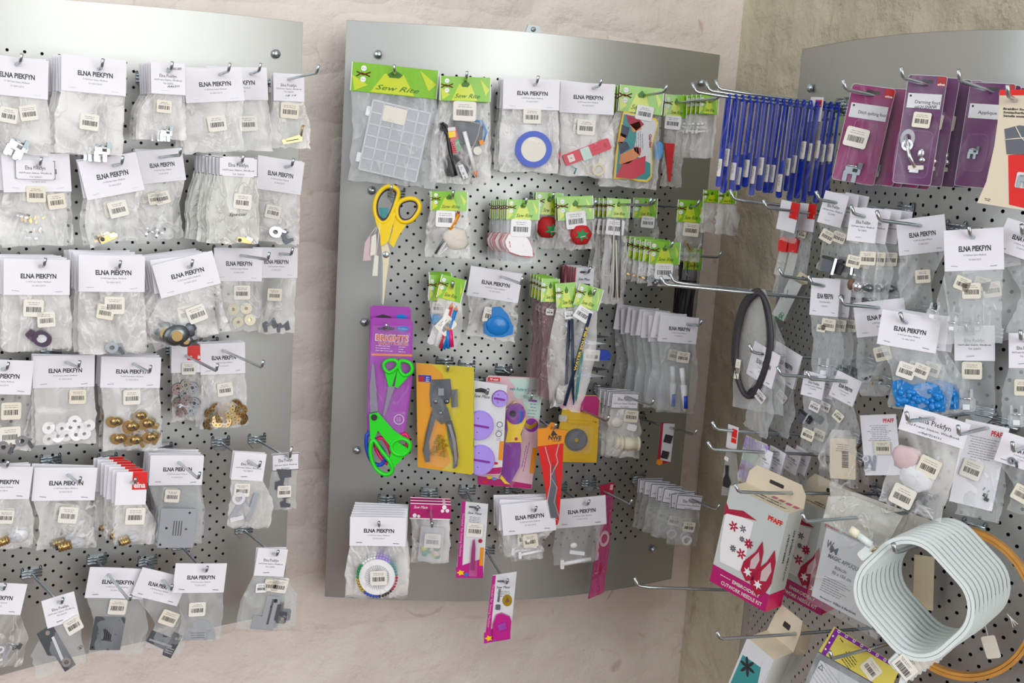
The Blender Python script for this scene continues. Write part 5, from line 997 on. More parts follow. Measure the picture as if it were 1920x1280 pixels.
threader(892, 953, 'magenta-edged threader blister pack with barcode sticker', z((835, 268), (995, 285), (963, 757), (790, 755)), z((830, 266), (852, 268), (830, 690), (798, 690)), 3, t1, st=(890, 993, 31, 2), off=.11)
def t2(it):
    mb = MB(); mb.tube([(*p, 1) for p in it.pts(z((1068, 820), (1058, 900)))], 2, 'grey_ink', 6); mb.rect(*it.L(*z((1056, 935))[0]), 9, 10, .5, 2, 'slate', 4, 2); it.part('tool_drawing', mb)
    mb = MB(); u, v = it.L(*z((1115, 893))[0]); mb.disc(u, v, 9, .5, .8, 'yolk', 20, 11); mb.poly([(u-4, v+3), (u, v-7), (u+4, v+3)], .9, 1, 'brown'); it.part('picture_spot', mb)
    mb = MB(); mb.poly(it.pts(z((1045, 980), (1080, 968), (1130, 990), (1140, 1020), (1130, 1130), (1020, 1140), (1022, 1040))), 1, 6, 'magenta'); mb.poly(it.pts(z((1050, 1040), (1100, 1020), (1110, 1060), (1060, 1075))), 6, 9, 'violet_card'); it.part('threader_tool', mb)
threader(946, 1088, 'lowest magenta-edged blister pack hanging below the panel edge', z((1025, 735), (1175, 712), (1135, 1140), (967, 1168)), z((1022, 738), (1043, 735), (1008, 1110), (975, 1120)), -3, t2, off=.15)
H(PM, (998, 954), 'white card bag tilted up right with white needle case', card=(100, 58), tilt=-6, hv=14, fu=.58, bag=(958, 1020, 1050), st=[(994, 1012, 28, -2, 'cream_sticker')], c=[('white', 996, 1034, 44)], n=5, gap=.009, off=.12, fan=(-1, 0))
H(PM, (1094, 942), 'white card bag with white needle threader, right of red pouch', card=(96, 54), tilt=-5, hv=10, fu=.56, bag=(1038, 1124, 1056), c=[('white', 1082, 1050, 58)], off=.10, fl='smooth_film')
it = It(PM, 1130, 918, .05, 'long translucent magenta sleeve with pale scissors handle', 'package', 'magenta_sleeve', 6); it.hook((1182, 934)); z = zc(980, 700, 2.909)
mb = MB(); mb.poly(it.pts(z((415, 612), (498, 592), (496, 650), (430, 665))), -1, 2, 'shoe_red'); mb.rect(*it.L(*z((483, 618))[0]), 5, 10, 2, 2.4, 'pale_pink'); it.part('header', mb)
mb = MB(); P = it.pts(z((440, 665), (495, 650), (478, 850), (470, 960), (440, 1200), (355, 1235), (368, 1180), (405, 880))); mb.poly(P, -2, 4, 'pink_film'); it.part('plastic_sleeve', mb)
mb = MB(); u, v = it.L(*z((440, 895))[0]); mb.ring(u, v, 9, 5.5, 4, 8, 'pale_pink', 18, 1.7); mb.poly(it.pts(z((425, 1030), (412, 1060), (418, 1100), (428, 1060))), 4, 5, 'shoe_red'); it.part('scissors_handle', mb)
for (x, y, off, tip) in ((875, 684, 0, (893, 700)), (944, 690, 0, (962, 708)), ):
    A, n, u = PM.hit(x, y, 0); hook(A+n*.03, n, .03, .02, 'bare zinc peg hook right of the %s' % ('yellow pliers pack' if x < 900 else 'bare hook above lilac discs'))

A, n, u = PM.hit(1003, 66, 0); o = bpy.data.objects.new('wall_clip', None); COL.objects.link(o); o.matrix_world = frame(A-n*.012+Zv*.004, n); tag(o, 'small grey metal clip peeking over the middle panel top', 'clip')
mb = MB(); mb.poly([(-.013, 0), (.013, 0), (.009, -.012), (-.009, -.012)], -.004, 0, 'dark_zinc'); link('clip_plate', mb.mesh('clip_plate'), o); mb = MB(); mb.ball(0, -.006, .001, .004, .004, .003, 'zinc', 8, 6); link('clip_screw', mb.mesh('clip_screw'), o)

# ================================================================== RIGHT PANEL
z32 = zc(1320, 100, 3.2)
# purple blister cards
def foot_card(px, py, off, lab, w, h, tilt, m, title, label_y, blis, cont, st, n, gap, tip, fa=None, hv=14, fu=.5, hand=None, hole=True, title2=None, fan=(0, 0), logo='elna', word='card'):
    it = It(PR, px, py, off, lab, 'package', 'presser_foot_card', tilt, fa); x0, y0 = -w*fu, -hv; mb = MB(); cx = x0+w/2
    mb.poly(rrect(cx, y0+h/2, w, h, 5), -1.4, 0, m); o = it.part('backing_card', mb)
    mb = MB(); mb.poly(rrect(cx, y0+h/2, w+2, h+2, 6), .5, 1.0, 'blister_film'); mb.band(rrect(cx, y0+h/2, w+2.4, h+2.4, 6), rrect(cx, y0+h/2, w, h, 5), -1.6, 1.2, 'clear_plastic'); it.part('clear_shell', mb)
    mb = MB(); mb.rect(x0+w-9, y0+10, 17, 18, .2, .5, 'red'); mb.text('elna', x0+w-9, y0+15, 4.2, .8, 'white', width=14, bold=.03); mb.poly(rrect(cx, y0+11, w*.34, 7, 3), .2, .4, 'dark')
    mb.rect(cx, label_y, w*.88, 28, 1.1, 1.4, 'card_white', 0, 0); mb.disc(x0+w*.13, label_y-9, 2.2, 1.5, 1.7, 'dark', 10); mb.text(title, cx+w*.1, label_y+2, 6.2, 1.7, 'ink', width=w*.66, res=2)
    if hand: mb.text(hand, cx+5, label_y+11, 6, 1.8, 'ink', width=w*.6, shear=.4, rot=-5)
    if title2: mb.text(title2, cx, label_y+10, 4, 1.7, 'ink', width=w*.4)
    it.part('printed_face', mb, parent=o)
    if blis:
        bx, by, bw, bh = blis; mb = MB(); mb.poly(rrect(bx, by, bw, bh, 10), 1, 9, 'blister_film'); mb.band(rrect(bx, by, bw+4, bh+4, 12), rrect(bx, by, bw, bh, 10), 1, 3, 'purple_film'); it.part('blister', mb)
    if cont:
        mb = MB(); CONT[cont[0]](mb, cont[1], cont[2], cont[3], cont[4], 2, it.rn)
        if cont[0] == 'foot2': pass
        it.part('presser_foot', mb)
    if st: sticker(it, st[0], st[1], st[2], st[3], 10, st[4])
    it.hook(tip); it.stack(n, gap, fan=fan, word=word, jit=2.5); return it
def c_foot2(mb, x, y, s, r, W, rn):
    mb.tube([(x-s*.28, y-s*.45, W+4), (x-s*.1, y+s*.1, W+4), (x+s*.1, y+s*.4, W+4)], s*.06, 'chrome', 8); mb.ring(x-s*.22, y-s*.38, s*.2, s*.1, W+2, W+6, 'clear_plastic', 14, 1.3); mb.ring(x-s*.2, y-s*.2, s*.16, s*.09, W+2, W+6, 'chrome', 14)
    mb.rect(x+s*.12, y+s*.4, s*.42, s*.12, W+2, W+6, 'off_white', -5, 2); mb.ball(x+s*.2, y, W+4, s*.1, s*.14, 3, 'chrome', 10, 6); mb.ball(x+s*.26, y+s*.18, W+4, s*.09, s*.08, 3, 'chrome', 10, 6); mb.rect(x+s*.08, y+s*.5, s*.25, s*.08, W+2, W+5, 'chrome', 0)
CONT['foot2'] = c_foot2
foot_card(1636, 176, .105, 'frontmost magenta ditch quilting foot blister card', 80, 186, 8, 'elna_plum', 'Ditch quilting foot', 35, (2, 110, 42, 118), ('foot', -4, 150, 42, 0), (1606, 259, 44, 5, 'sticker'), 5, .016, (1590, 169), fa=22, fan=(3, .6))
foot_card(1738, 156, .11, 'frontmost dark purple darning foot blister card with handwriting', 72, 208, 3, 'elna_purple', 'Darning foot', 34, (-6, 136, 64, 88), ('foot2', -4, 134, 70, 0), (1729, 226, 34, 2, 'cream_sticker'), 4, .018, (1699, 134), fa=26, hand='HIGH SHANK', fan=(3, 0))
foot_card(1860, 170, .07, 'dark purple applique foot card beside red and white card', 84, 200, 3, 'elna_purple', 'Applique foot', 40, (-12, 120, 40, 70), ('foot', -16, 118, 26, 0), None, 3, .018, (1804, 136), fa=26, fu=.5, fan=(-4, 0))
# white and red soutache card
it = It(PR, 1905, 186, .115, 'white and red braiding foot card cut by right edge', 'package', 'braiding_foot_card', 2, 28); it.hook(p=.02)
O = z32((1772, 218), (2040, 215), (2040, 960), (1920, 945), (1632, 912), (1690, 780), (1740, 560), (1765, 380))
mb = MB(); mb.poly(it.pts(O), -1.6, 0, 'box_cream'); o = it.part('backing_card', mb); mb = MB(); mb.poly(it.pts(z32((1772, 218), (2040, 215), (2040, 252), (1773, 252))), .1, .4, 'red')
for k, (t, wd) in enumerate((('Braiding foot', 46), ('Soutacherfuss', 46), ('Semelle soutache', 50))): u, v = it.L(*z32((1796, 332+k*21))[0]); mb.text(t, u+wd/2, v, 4.2, .6, 'ink', width=wd, bold=.03)
mb.poly(it.pts(z32((1802, 455), (1890, 432), (1990, 440), (1990, 610), (1815, 608))), .2, .5, 'slate'); [mb.tube([(*p, .9) for p in it.pts(z32(*l))], 1.1, 'off_white', 5) for l in (((1805, 520), (1850, 515), (1990, 500)), ((1870, 440), (1900, 500), (1925, 530)))]
mb.poly(it.pts(z32((1825, 612), (1990, 600), (2040, 600), (2040, 955), (1830, 915))), .2, .5, 'red'); mb.rect(*it.L(*z32((1925, 765))[0]), 34, 30, .6, 1.5, 'card_white', 3, 3); mb.lines(*it.L(*z32((1700, 886))[0]), 16, 2, 3, 'ink', .6, 1.2, 6, it.rn)
it.part('printed_face', mb, parent=o); mb = MB(); c_foot(mb, *it.L(1921, 336), 30, 0, 2, it.rn); it.part('presser_foot', mb)
# blue tools strung on the long hooks
def blue_tools():
    it0 = It(PR, 1350, 181, .185, 'row of blue tools', 'hook', 'probe'); A, n = it0.A, it0.n; bpy.data.objects.remove(it0.root)
    grp = 'blue seam ripper packs strung on long hooks'; rn = random.Random(4)
    for k, (dx, off, L_) in enumerate(((0, .185, .02), (0, .165, .035), (6, .15, .02))):
        q = A-n*(.185-off)+Zv*(.004*k+.002); hook(q+np.array([.0, .012*k, 0]), n, off-.01, .03, 'zinc peg hook carrying blue tools, %s tip from the left' % ('first', 'second', 'third')[k], .012)
    for k in range(17):
        d = .012+k*.0094; q = proj(A-n*d); it = It(PR, q[0], q[1]+2, .185-d, 'blue handled tool in clear sleeve, %s from left in the blue row' % (['first']+[x for x in ORD[1:]]+['thirteenth', 'fourteenth', 'fifteenth', 'sixteenth', 'seventeenth'])[k], 'tool', 'blue_hem_gauge', 2+rn.uniform(-1.5, 1.5), 58, 'blue tools strung on the long hooks')
        w = rn.uniform(7, 12); h = 168+rn.uniform(-6, 14)*1+k*.5
        mb = MB(); mb.band(rrect(0, h/2, w, h, w*.49), rrect(0, h/2-3, w-4.4, h-12, (w-4.4)*.49), -1, 3, 'deep_blue'); mb.band(ell(0, -2, 3.4, 7, 10), ell(0, -2, 1.8, 5, 10), -.5, 2.5, 'deep_blue'); mb.rect(0, h*.78, w-2, h*.36, -.5, 2.5, 'deep_blue', 0, 2); it.part('blue_frame', mb)
        mb = MB(); mb.poly(rrect(1, h*.5+3, w+5, h-2, 3), 3.2, 3.5, 'blister_film'); it.part('clear_sleeve', mb)
        mb = MB(); sy = h*rn.choice([.62, .78, .72, .84]) if k < 12 else h*.48; mb.rect(1, sy, w*.9, 34, 4, 4.6, 'sticker', 0, 1.5); mb.lines(1, sy-4, 24, 2, 2.6, 'grey_ink', 4.8, .8, 90, rn); it.part('price_sticker', mb)
blue_tools()
it = It(PR, 1532, 185, .05, 'red logo card bag with grey strip behind blue tools', 'package', 'logo_card_bag', 2, 60); mb = MB(); mb.rect(0, 20, 24, 46, -1, 0, 'card_white'); mb.rect(4, 9, 12, 14, .1, .3, 'red'); mb.text('elna', 4, 12, 3, .5, 'white', width=10); it.part('header_card', mb); mb = MB(); mb.rect(-1, 110, 26, 134, -1, 1, 'smooth_film'); it.part('plastic_bag', mb); mb = MB(); mb.poly([(2, 70), (10, 60), (8, 176), (-4, 180)], -.8, .8, 'brown'); mb.rect(-9, 110, 10, 130, -.8, .6, 'slate'); it.part('brown_strip', mb)
def x_seam(it):
    for x, y in ((1470, 459), (1490, 460)):
        u, v = it.L(x, y); mb = MB(); mb.poly([(u-9, v-10), (u, v-15), (u+9, v-10), (u+8, v+14), (u-8, v+14)], -1, 6, 'red'); mb.poly([(u-8, v+15), (u+8, v+15), (u+3, v+62), (u-14, v+60)], -2, 1, 'milky_film'); it.part('red_capped_tube', mb)
H(PR, (1518, 398), 'pair of red-capped tubes in bag with small white card', k='R', card=(32, 52), tilt=6, hv=16, bag=(1446, 1506, 560), off=.075, tip=(1441, 391), fa=50, extra=x_seam, fl='smooth_film', st=[(1507, 440, 14, 8, 'cream_sticker')], fan=(0, 0), fu=.6, hk=True)
H(PR, (1482, 392), 'white logo card hanging left of red-capped tubes card', k='R', card=(36, 56), tilt=14, hv=14, fa=60, off=.10, hk=False, bag=(1462, 1492, 450), fl='smooth_film')
H(PR, (1568, 378), 'small white card bag with black metal clamp', k='e', card=(46, 62), tilt=14, hv=16, fu=.55, bag=(1528, 1590, 512), st=[(1575, 445, 24, 6, 'cream_sticker'), (1553, 443, 26, 14, 'cream_sticker')], c=[('machine', 1561, 500, 40, 0)], n=3, gap=.014, off=.10, tip=(1541, 372), fa=38, fl='smooth_film')
H(PR, (1621, 404), 'small white card bag with steel ball, four deep', k='e', card=(54, 64), tilt=6, hv=14, bag=(1592, 1650, 560), st=[(1602, 491, 27, 6, 'cream_sticker'), (1628, 484, 30, -4, 'cream_sticker')], c=[('ball', 1610, 538, 26)], n=4, gap=.016, off=.10, fa=32, fl='smooth_film')
H(PR, (1726, 421), 'white card bag tilted up right, long hook beyond', card=(92, 68), tilt=-7, hv=14, fu=.5, bag=(1690, 1752, 606), st=[(1731, 518, 29, 2, 'cream_sticker')], off=.06, tip=(1652, 415), fa=28, fl='smooth_film')
H(PR, (1825, 443), 'large white card bag with two clear presser feet', card=(112, 78), tilt=-3, hv=14, fu=.5, bag=(1756, 1880, 645), st=[(1805, 532, 30, 24, 'cream_sticker'), (1822, 545, 35, 1, 'cream_sticker')], c=[('clear', 1748, 588, 34, 20), ('clear', 1784, 610, 32, 6)], n=2, gap=.03, off=.08, fa=28, fl='smooth_film', jit=12, tip=(1822, 441))
H(PR, (1925, 440), 'white card bag cut by the right edge, upper', card=(92, 66), tilt=18, hv=20, fu=.5, bag=(1880, 1960, 636), off=.05, fa=30, fl='smooth_film')
def skew_box(P, px, py, off, lab, name, w, h, d, fa, tilt, face, side, top, hv, fu=.5, tip=None, flap=0, prt=None, cat='box', group=None, hk=True):
    """carton: front face w x h, depth d going back, with an optional hang flap above its rear edge"""
    it = It(P, px, py, off, lab, cat, name, tilt, fa, group); x0, y0 = -w*fu, -hv+flap
    mb = MB(); x1, y1 = x0+w, y0+h; V = [(x0, y0, 0), (x1, y0, 0), (x1, y1, 0), (x0, y1, 0), (x0, y0, -d), (x1, y0, -d), (x1, y1, -d), (x0, y1, -d)]
    mb.add(V, [(0, 1, 2, 3)], face); mb.add(V, [(1, 5, 6, 2), (4, 0, 3, 7)], side); mb.add(V, [(4, 5, 1, 0), (3, 2, 6, 7)], top); mb.add(V, [(5, 4, 7, 6)], side); o = it.part('carton', mb)
    if flap:
        mb = MB(); hh = flap*1.0; P_ = [(x0, y0), (x0+2, y0-hh*.6), (x0+w*.12, y0-hh), (x1-w*.12, y0-hh), (x1-2, y0-hh*.6), (x1, y0)]; c = ell((x0+x1)/2, y0-hh*.55, w*.13, hh*.13, 6)
        mb.poly(P_, -d-1, -d+.5, top); mb.poly(rrect((x0+x1)/2, y0-hh*.55, w*.24, hh*.18, 2), -d+.6, -d+.8, 'dark'); it.part('hang_flap', mb)
    it.x0, it.y0, it.w, it.h, it.d = x0, y0, w, h, d
    if prt: m2 = MB(); prt(it, m2); it.part('printed_face', m2, parent=o)
    if hk: it.hook(tip)
    return it
def side_text(it, mb, t, a, b, H_, wd, m='ink', bold=0):
    """vertical lettering on the right-hand side face; a = share of depth, b = share of height"""
    vs, fs, L = glyphs(t, 0, bold, 1); k = H_/.69; kx = wd/L
    r = it.sx/it.sw
    mb.add([(it.x0+it.w+.4, it.y0+it.h*b-v[0]*kx, -(it.d*a+v[1]*k*-1)) for v in vs], fs, m)
def p_small(it, mb):
    cx = it.x0+it.w/2; mb.lines(cx-4, it.y0+30, 30, 4, 8, 'grey_ink', .5, 1.2, 75, it.rn); [mb.ring(cx+it.rn.uniform(-5, 5), it.y0+68+k*4, 4, 3, .3, .5, 'leaf', 8) for k in range(4)]
skew_box(PR, 1496, 520, .09, 'small white open carton hanging near the wall corner', 'small_carton', 26, 78, 24, 40, 30, 'box_grey', 'box_white', 'box_cream', 6, .5, (1472, 515), 14, p_small)
H(PR, (1545, 534), 'narrow white card bag of clear strips, third row', card=(54, 70), tilt=4, hv=12, fu=.45, bag=(1520, 1578, 708), st=[(1556, 608, 26, 4, 'cream_sticker'), (1542, 615, 16, 4, 'cream_sticker')], c=[('clear', 1545, 690, 36), ('foot', 1568, 692, 22)], n=3, gap=.016, off=.10, tip=(1526, 529), fa=36, fl='smooth_film', B=10)
H(PR, (1648, 575), 'white card bag half hidden behind blue-filled bag', card=(96, 66), tilt=-6, hv=12, fu=.5, bag=(1612, 1690, 742), st=[(1656, 662, 32, -8, 'cream_sticker')], c=[('bits', 1640, 715, 34)], n=1, off=.075, tip=(1583, 573), fa=30, fl='smooth_film')
def x_bluefill(it):
    mb = MB(); L = it.L
    P = it.pts([(1672, 716), (1690, 712), (1712, 722), (1738, 714), (1762, 722), (1774, 745), (1772, 770), (1735, 772), (1700, 766), (1682, 758), (1674, 738)]); mb.poly(P, -3, 4, 'blue_film')
    for k in range(26): u, v = it.L(1682+it.rn.uniform(0, 84), 728+it.rn.uniform(0, 36)); mb.ball(u, v, 4, it.rn.uniform(5, 9), it.rn.uniform(5, 8), 4, 'sky_blue', 6, 4)
    it.part('blue_beads', mb)['kind'] = 'stuff'
H(PR, (1700, 603), 'white card bag full of bright blue plastic pieces', card=(112, 66), tilt=9, hv=16, fu=.44, bag=(1662, 1778, 772), st=[(1728, 694, 30, 12, 'off_white', ), (1700, 694, 34, 9)], n=3, gap=.014, off=.095, fa=28, fl='smooth_film', extra=x_bluefill, B=10, tip=(1702, 603))
H(PR, (1824, 622), 'square white card bag with clear foot, below clear feet bag', k='e', card=(76, 66), tilt=0, hv=12, fu=.46, bag=(1785, 1866, 778), st=[(1823, 694, 38, 1, 'cream_sticker')], c=[('clear', 1812, 752, 46, 0)], n=1, off=.05, fa=28, fl='smooth_film')
H(PR, (1922, 636), 'white card bag cut by the right edge, middle', k='e', card=(62, 66), tilt=0, hv=12, fu=.5, bag=(1878, 1960, 796), st=[(1920, 726, 36, 1, 'cream_sticker')], c=[('clear', 1906, 782, 44, 0)], off=.05, fa=28, fl='smooth_film')
# dark cable loop in a bag
it = It(PR, 1420, 548, .155, 'long loop of dark cable in a clear bag by the corner', 'cable', 'cable_loop', 4, 55); it.hook(p=.12)
q = [(1420, 545), (1398, 570), (1384, 620), (1380, 680), (1392, 728), (1410, 738), (1432, 700), (1446, 640), (1442, 580), (1432, 550)]
P = it.pts(q); mb = MB(); Q = []
for i in range(len(P)):
    a, b, c, d = (np.array(P[(i+k) % len(P)]) for k in (-1, 0, 1, 2)); Q += [(*(.5*((2*b)+(-a+c)*t+(2*a-5*b+4*c-d)*t*t+(-a+3*b-3*c+d)*t**3)), 0) for t in (0, .33, .66)]
for k in range(3): m2 = MB(); m2.tube([(a+k*5-5, b+k*3, k*4) for a, b, _ in Q], 4.4, 'dark', 7, closed=True); it.part('cable_turn', m2)
u0, _ = it.L(1374, 700); u1, _ = it.L(1470, 700); it.part('plastic_bag', bag_mb(u0, u1, -6, it.L(1420, 770)[1], -14, 14, 14, it.rn, 'smooth_film', 3)); sticker(it, 1390, 694, 9, 6, 12, 'cream_sticker', 38)
H(PR, (1432, 662), 'steeply skewed white card bag hanging off corner', card=(56, 64), tilt=31, hv=12, fu=.42, bag=(1390, 1440, 812), st=[(1429, 743, 21, 20, 'old_paper')], n=2, gap=.03, off=.15, fa=62, fl='smooth_film')
H(PR, (1533, 706), 'small white card bag right of skewed card, behind', k='e', card=(42, 46), tilt=15, hv=6, fu=.6, bag=(1496, 1545, 850), st=[(1530, 762, 20, 12, 'old_paper'), (1517, 815, 24, 8, 'cream_sticker')], c=[('machine', 1510, 785, 26, 20)], n=2, gap=.014, off=.10, tip=(1467, 692), fa=45, fl='smooth_film')
H(PR, (1588, 713), 'small skewed white card bag on long hook above carton', card=(50, 50), tilt=26, hv=10, fu=.46, bag=(1550, 1602, 840), st=[(1574, 780, 20, 16, 'cream_sticker')], off=.08, tip=(1522, 711), fa=46, fl='smooth_film')
def p_cream(it, mb): mb.bars(it.x0+it.w*.6, it.y0+it.h*.5, 30, 12, .5, 90, it.rn); mb.lines(it.x0+it.w*.5, it.y0+it.h*.15, it.w*.7, 4, 4, 'grey_ink', .5, 1, 2, it.rn)
it = skew_box(PR, 1580, 822, .08, 'cream carton wrapped in clear plastic, right of dark gap', 'wrapped_carton', 48, 76, 22, 24, 3, 'box_cream', 'straw', 'box_cream', 0, .5, None, 0, p_cream, hk=False)
it.part('plastic_bag', bag_mb(it.x0-22, it.x0+it.w+5, it.y0-16, it.y0+it.h+16, it.x0+4, it.x0+it.w-10, 16, it.rn, 'clear_film', 3))
H(PR, (1650, 785), 'white card with red heading left of pink-filled bag', k='P', card=(68, 114), tilt=-2, hv=8, fu=.55, bag=(1612, 1678, 884), st=[(1655, 838, 30, 2, 'cream_sticker')], c=[('legs', 1632, 868, 30)], off=.05, fa=26, hk=False, fl='blister_film', amp=.5, n=1, top=70)
H(PR, (1750, 782), 'large white card bag with pink and white contents', k='e', card=(128, 48), tilt=17, hv=8, fu=.45, bag=(1638, 1768, 962), st=[(1743, 874, 42, 8, 'cream_sticker'), (1693, 931, 46, 8, 'off_white')], c=[('lump', 1700, 860, 60, 60, 'old_pink'), ('lump', 1720, 895, 70, 60, 'card_white'), ('foot', 1742, 935, 30, 10)], n=1, off=.12, tip=(1704, 787), fa=30, B=16, crum=4)
H(PR, (1852, 800), 'white card bag with red heading and presser foot, right', k='P', card=(84, 160), tilt=12, hv=6, fu=.52, bag=(1790, 1876, 968), st=[(1822, 880, 40, 9, 'sticker')], c=[('foot', 1846, 925, 30, 100)], off=.06, tip=(1796, 800), fa=28, fl='smooth_film', amp=.5, top=100)
H(PR, (1925, 836), 'white card bag with coiled dark wire at right edge', card=(100, 58), tilt=18, hv=14, fu=.5, bag=(1884, 1965, 968), st=[(1916, 925, 36, 10, 'cream_sticker')], c=[('case', 1900, 864, 22, 10)], off=.06, tip=(1898, 832), fa=28, fl='smooth_film')
# the hook of small skewed cards
for k, (x, y, l, o_) in enumerate(((1434, 846, 'leftmost', .135), (1460, 848, 'second', .115), (1490, 848, 'third', .085), (1508, 849, 'rightmost', .07))):
    H(PR, (x, y), '%s of four skewed cards on a long hook' % l, k='e', card=(34, 42), tilt=28+k*2, hv=5, fu=.55, bag=(x-38, x+12, 935+k*4), off=o_, fa=58, fl='smooth_film', tip=(1338, 848), hk=(k == 0))
it = It(PR, 1374, 806, .175, 'white and red logo card with black foot by corner', 'package', 'logo_card_bag', 20, 60); it.hook(p=.02); mb = MB(); mb.rect(0, 14, 20, 44, -1, 0, 'card_white'); mb.rect(4, 10, 10, 26, .1, .3, 'red'); mb.text('elna', 4, 13, 3, .5, 'white', width=9); it.part('header_card', mb)
mb = MB(); mb.poly(it.pts([(1362, 846), (1380, 850), (1388, 930), (1352, 930)]), -1, 1, 'smooth_film'); it.part('plastic_bag', mb); mb = MB(); mb.poly(it.pts([(1362, 872), (1367, 873), (1366, 890), (1371, 905), (1366, 915), (1357, 912), (1358, 898), (1362, 890)]), -1, 3, 'black'); mb.rect(*it.L(1363, 860), 8, 7, 1.2, 1.6, 'sticker', 10); it.part('presser_foot', mb)
it = It(PR, 1418, 828, .14, 'purple and white paper pack behind the skewed cards', 'package', 'paper_pack', 24, 58); mb = MB(); mb.rect(0, 38, 46, 78, -3, 0, 'lilac', 0, 2); mb.rect(0, 32, 46, 22, .1, .3, 'mint'); mb.rect(0, 56, 46, 10, .1, .3, 'purple'); it.part('printed_pack', mb); it.part('plastic_bag', bag_mb(-26, 26, -4, 84, -22, 22, 9, it.rn, 'milky_film', 2))
# ---- embroidery cutwork needle kits
def p_kit(it, mb):
    x0, y0, w, h, d = it.x0, it.y0, it.w, it.h, it.d; X = lambda a: x0+w*a; Y = lambda b: y0+h*b
    mb.poly([(X(0), Y(.82)), (X(1), Y(.82)), (X(1), Y(1)), (X(0), Y(1))], .2, .5, 'magenta_card'); mb.add([(X(1)+.3, Y(.82), 0), (X(1)+.3, Y(.82), -d), (X(1)+.3, Y(1), -d), (X(1)+.3, Y(1), 0)], [(0, 1, 2, 3)], 'hot_pink')
    mb.text('PFAFF', X(.83), Y(.12), h*.045, .5, 'red', width=w*.24, bold=.04); mb.text('EMBROIDERY', X(.62), Y(.885), h*.034, .8, 'off_white', width=w*.48, bold=.02); mb.text('CUTWORK NEEDLE KIT', X(.56), Y(.95), h*.036, .8, 'off_white', width=w*.72, bold=.02); mb.lines(X(.25), Y(.88), w*.26, 1, 3, 'off_white', .8, 1.4, 0, it.rn)
    mb.poly([(X(.02), Y(.24)), (X(.5), Y(.23)), (X(.5), Y(.7)), (X(.46), Y(.75)), (X(.1), Y(.76)), (X(.05), Y(.6))], .2, .6, 'white'); mb.poly([(X(0), Y(.17)), (X(.06), Y(.22)), (X(.3), Y(.17)), (X(.55), Y(.2)), (X(.4), Y(.22)), (X(.05), Y(.27)), (X(0), Y(.3))], .7, .9, 'shoe_red')
    for k, (a, b, r) in enumerate(((.2, .36, .085), (.38, .62-.22+.04, .05), (.36, .34, .06), (.5, .45, .08), (.42, .58, .085), (.27, .57, .06))):
        for q in range(6 if k % 2 == 0 else 8): t = q*6.283/(6 if k % 2 == 0 else 8); mb.poly(ell(X(a)+w*r*.55*math.cos(t), Y(b)+w*r*.55*math.sin(t), w*r*.45, w*r*.2, 7, math.degrees(t)), .7, .9, 'shoe_red' if k in (0, 3, 4) else 'slate')
    for dx, dy, sc in ((.66, .57, 1), (.87, .62, 1.12)):
        S = lambda a, b: (X(dx+(a)*sc*.85), Y(dy+b*sc*.8)); mb.poly([S(-.22, .2), S(-.2, .08), S(-.02, -.1), S(.06, -.26), S(.12, -.14), S(.13, .1), S(.06, .24), S(-.08, .3)], 1, 1.6, 'shoe_red'); mb.poly([S(-.07, .02), S(.04, -.12), S(.09, -.03), S(.04, .1), S(-.06, .13)], 1.7, 1.8, 'old_pink')
        mb.poly([(S(-.08, .18)[0]+(w*.08 if q % 2 else w*.035)*math.cos(q*.524), S(-.08, .18)[1]+(w*.08 if q % 2 else w*.035)*math.sin(q*.524)) for q in range(12)], 1.9, 2.1, 'white')
    side_text(it, mb, 'EMBROIDERY', .40, .37, 5, h*.30, 'ink', .02); side_text(it, mb, 'CUTWORK NEEDLE KIT', .72, .46, 5, h*.52, 'ink', .02)
    # lettering along the top face
    for t, dd, H_, wd in (('CUTWORK NEEDLE KIT', .28, 5, .66), ('EMBROIDERY', .5, 5, .42)):
        vs, fs, L = glyphs(t, 0, .02, 1); mb.add([(X(.55)+v[0]*w*wd/L, y0-.4, -d*dd-v[1]*H_/.69) for v in vs], fs, 'ink')
    for q in range(4): mb.add([(X(.52+q*.12), y0-.4, -d*.9), (X(.6+q*.12), y0-.4, -d*.9), (X(.6+q*.12), y0-.4, -d*.7), (X(.52+q*.12), y0-.4, -d*.7)], [(0, 1, 2, 3)], 'magenta_card')
skew_box(PR, 1438, 922, .165, 'front pink and white embroidery cutwork needle kit box', 'needle_kit_box', 122, 192, 50, 47, 25, 'box_grey', 'box_white', 'box_cream', 20, .6, (1388, 930), 40, p_kit)
skew_box(PR, 1540, 940, .075, 'rear embroidery cutwork needle kit box, mostly hidden', 'needle_kit_box', 114, 185, 46, 47, 25, 'box_grey', 'box_white', 'box_cream', 26, .55, None, 40, p_kit, hk=False)
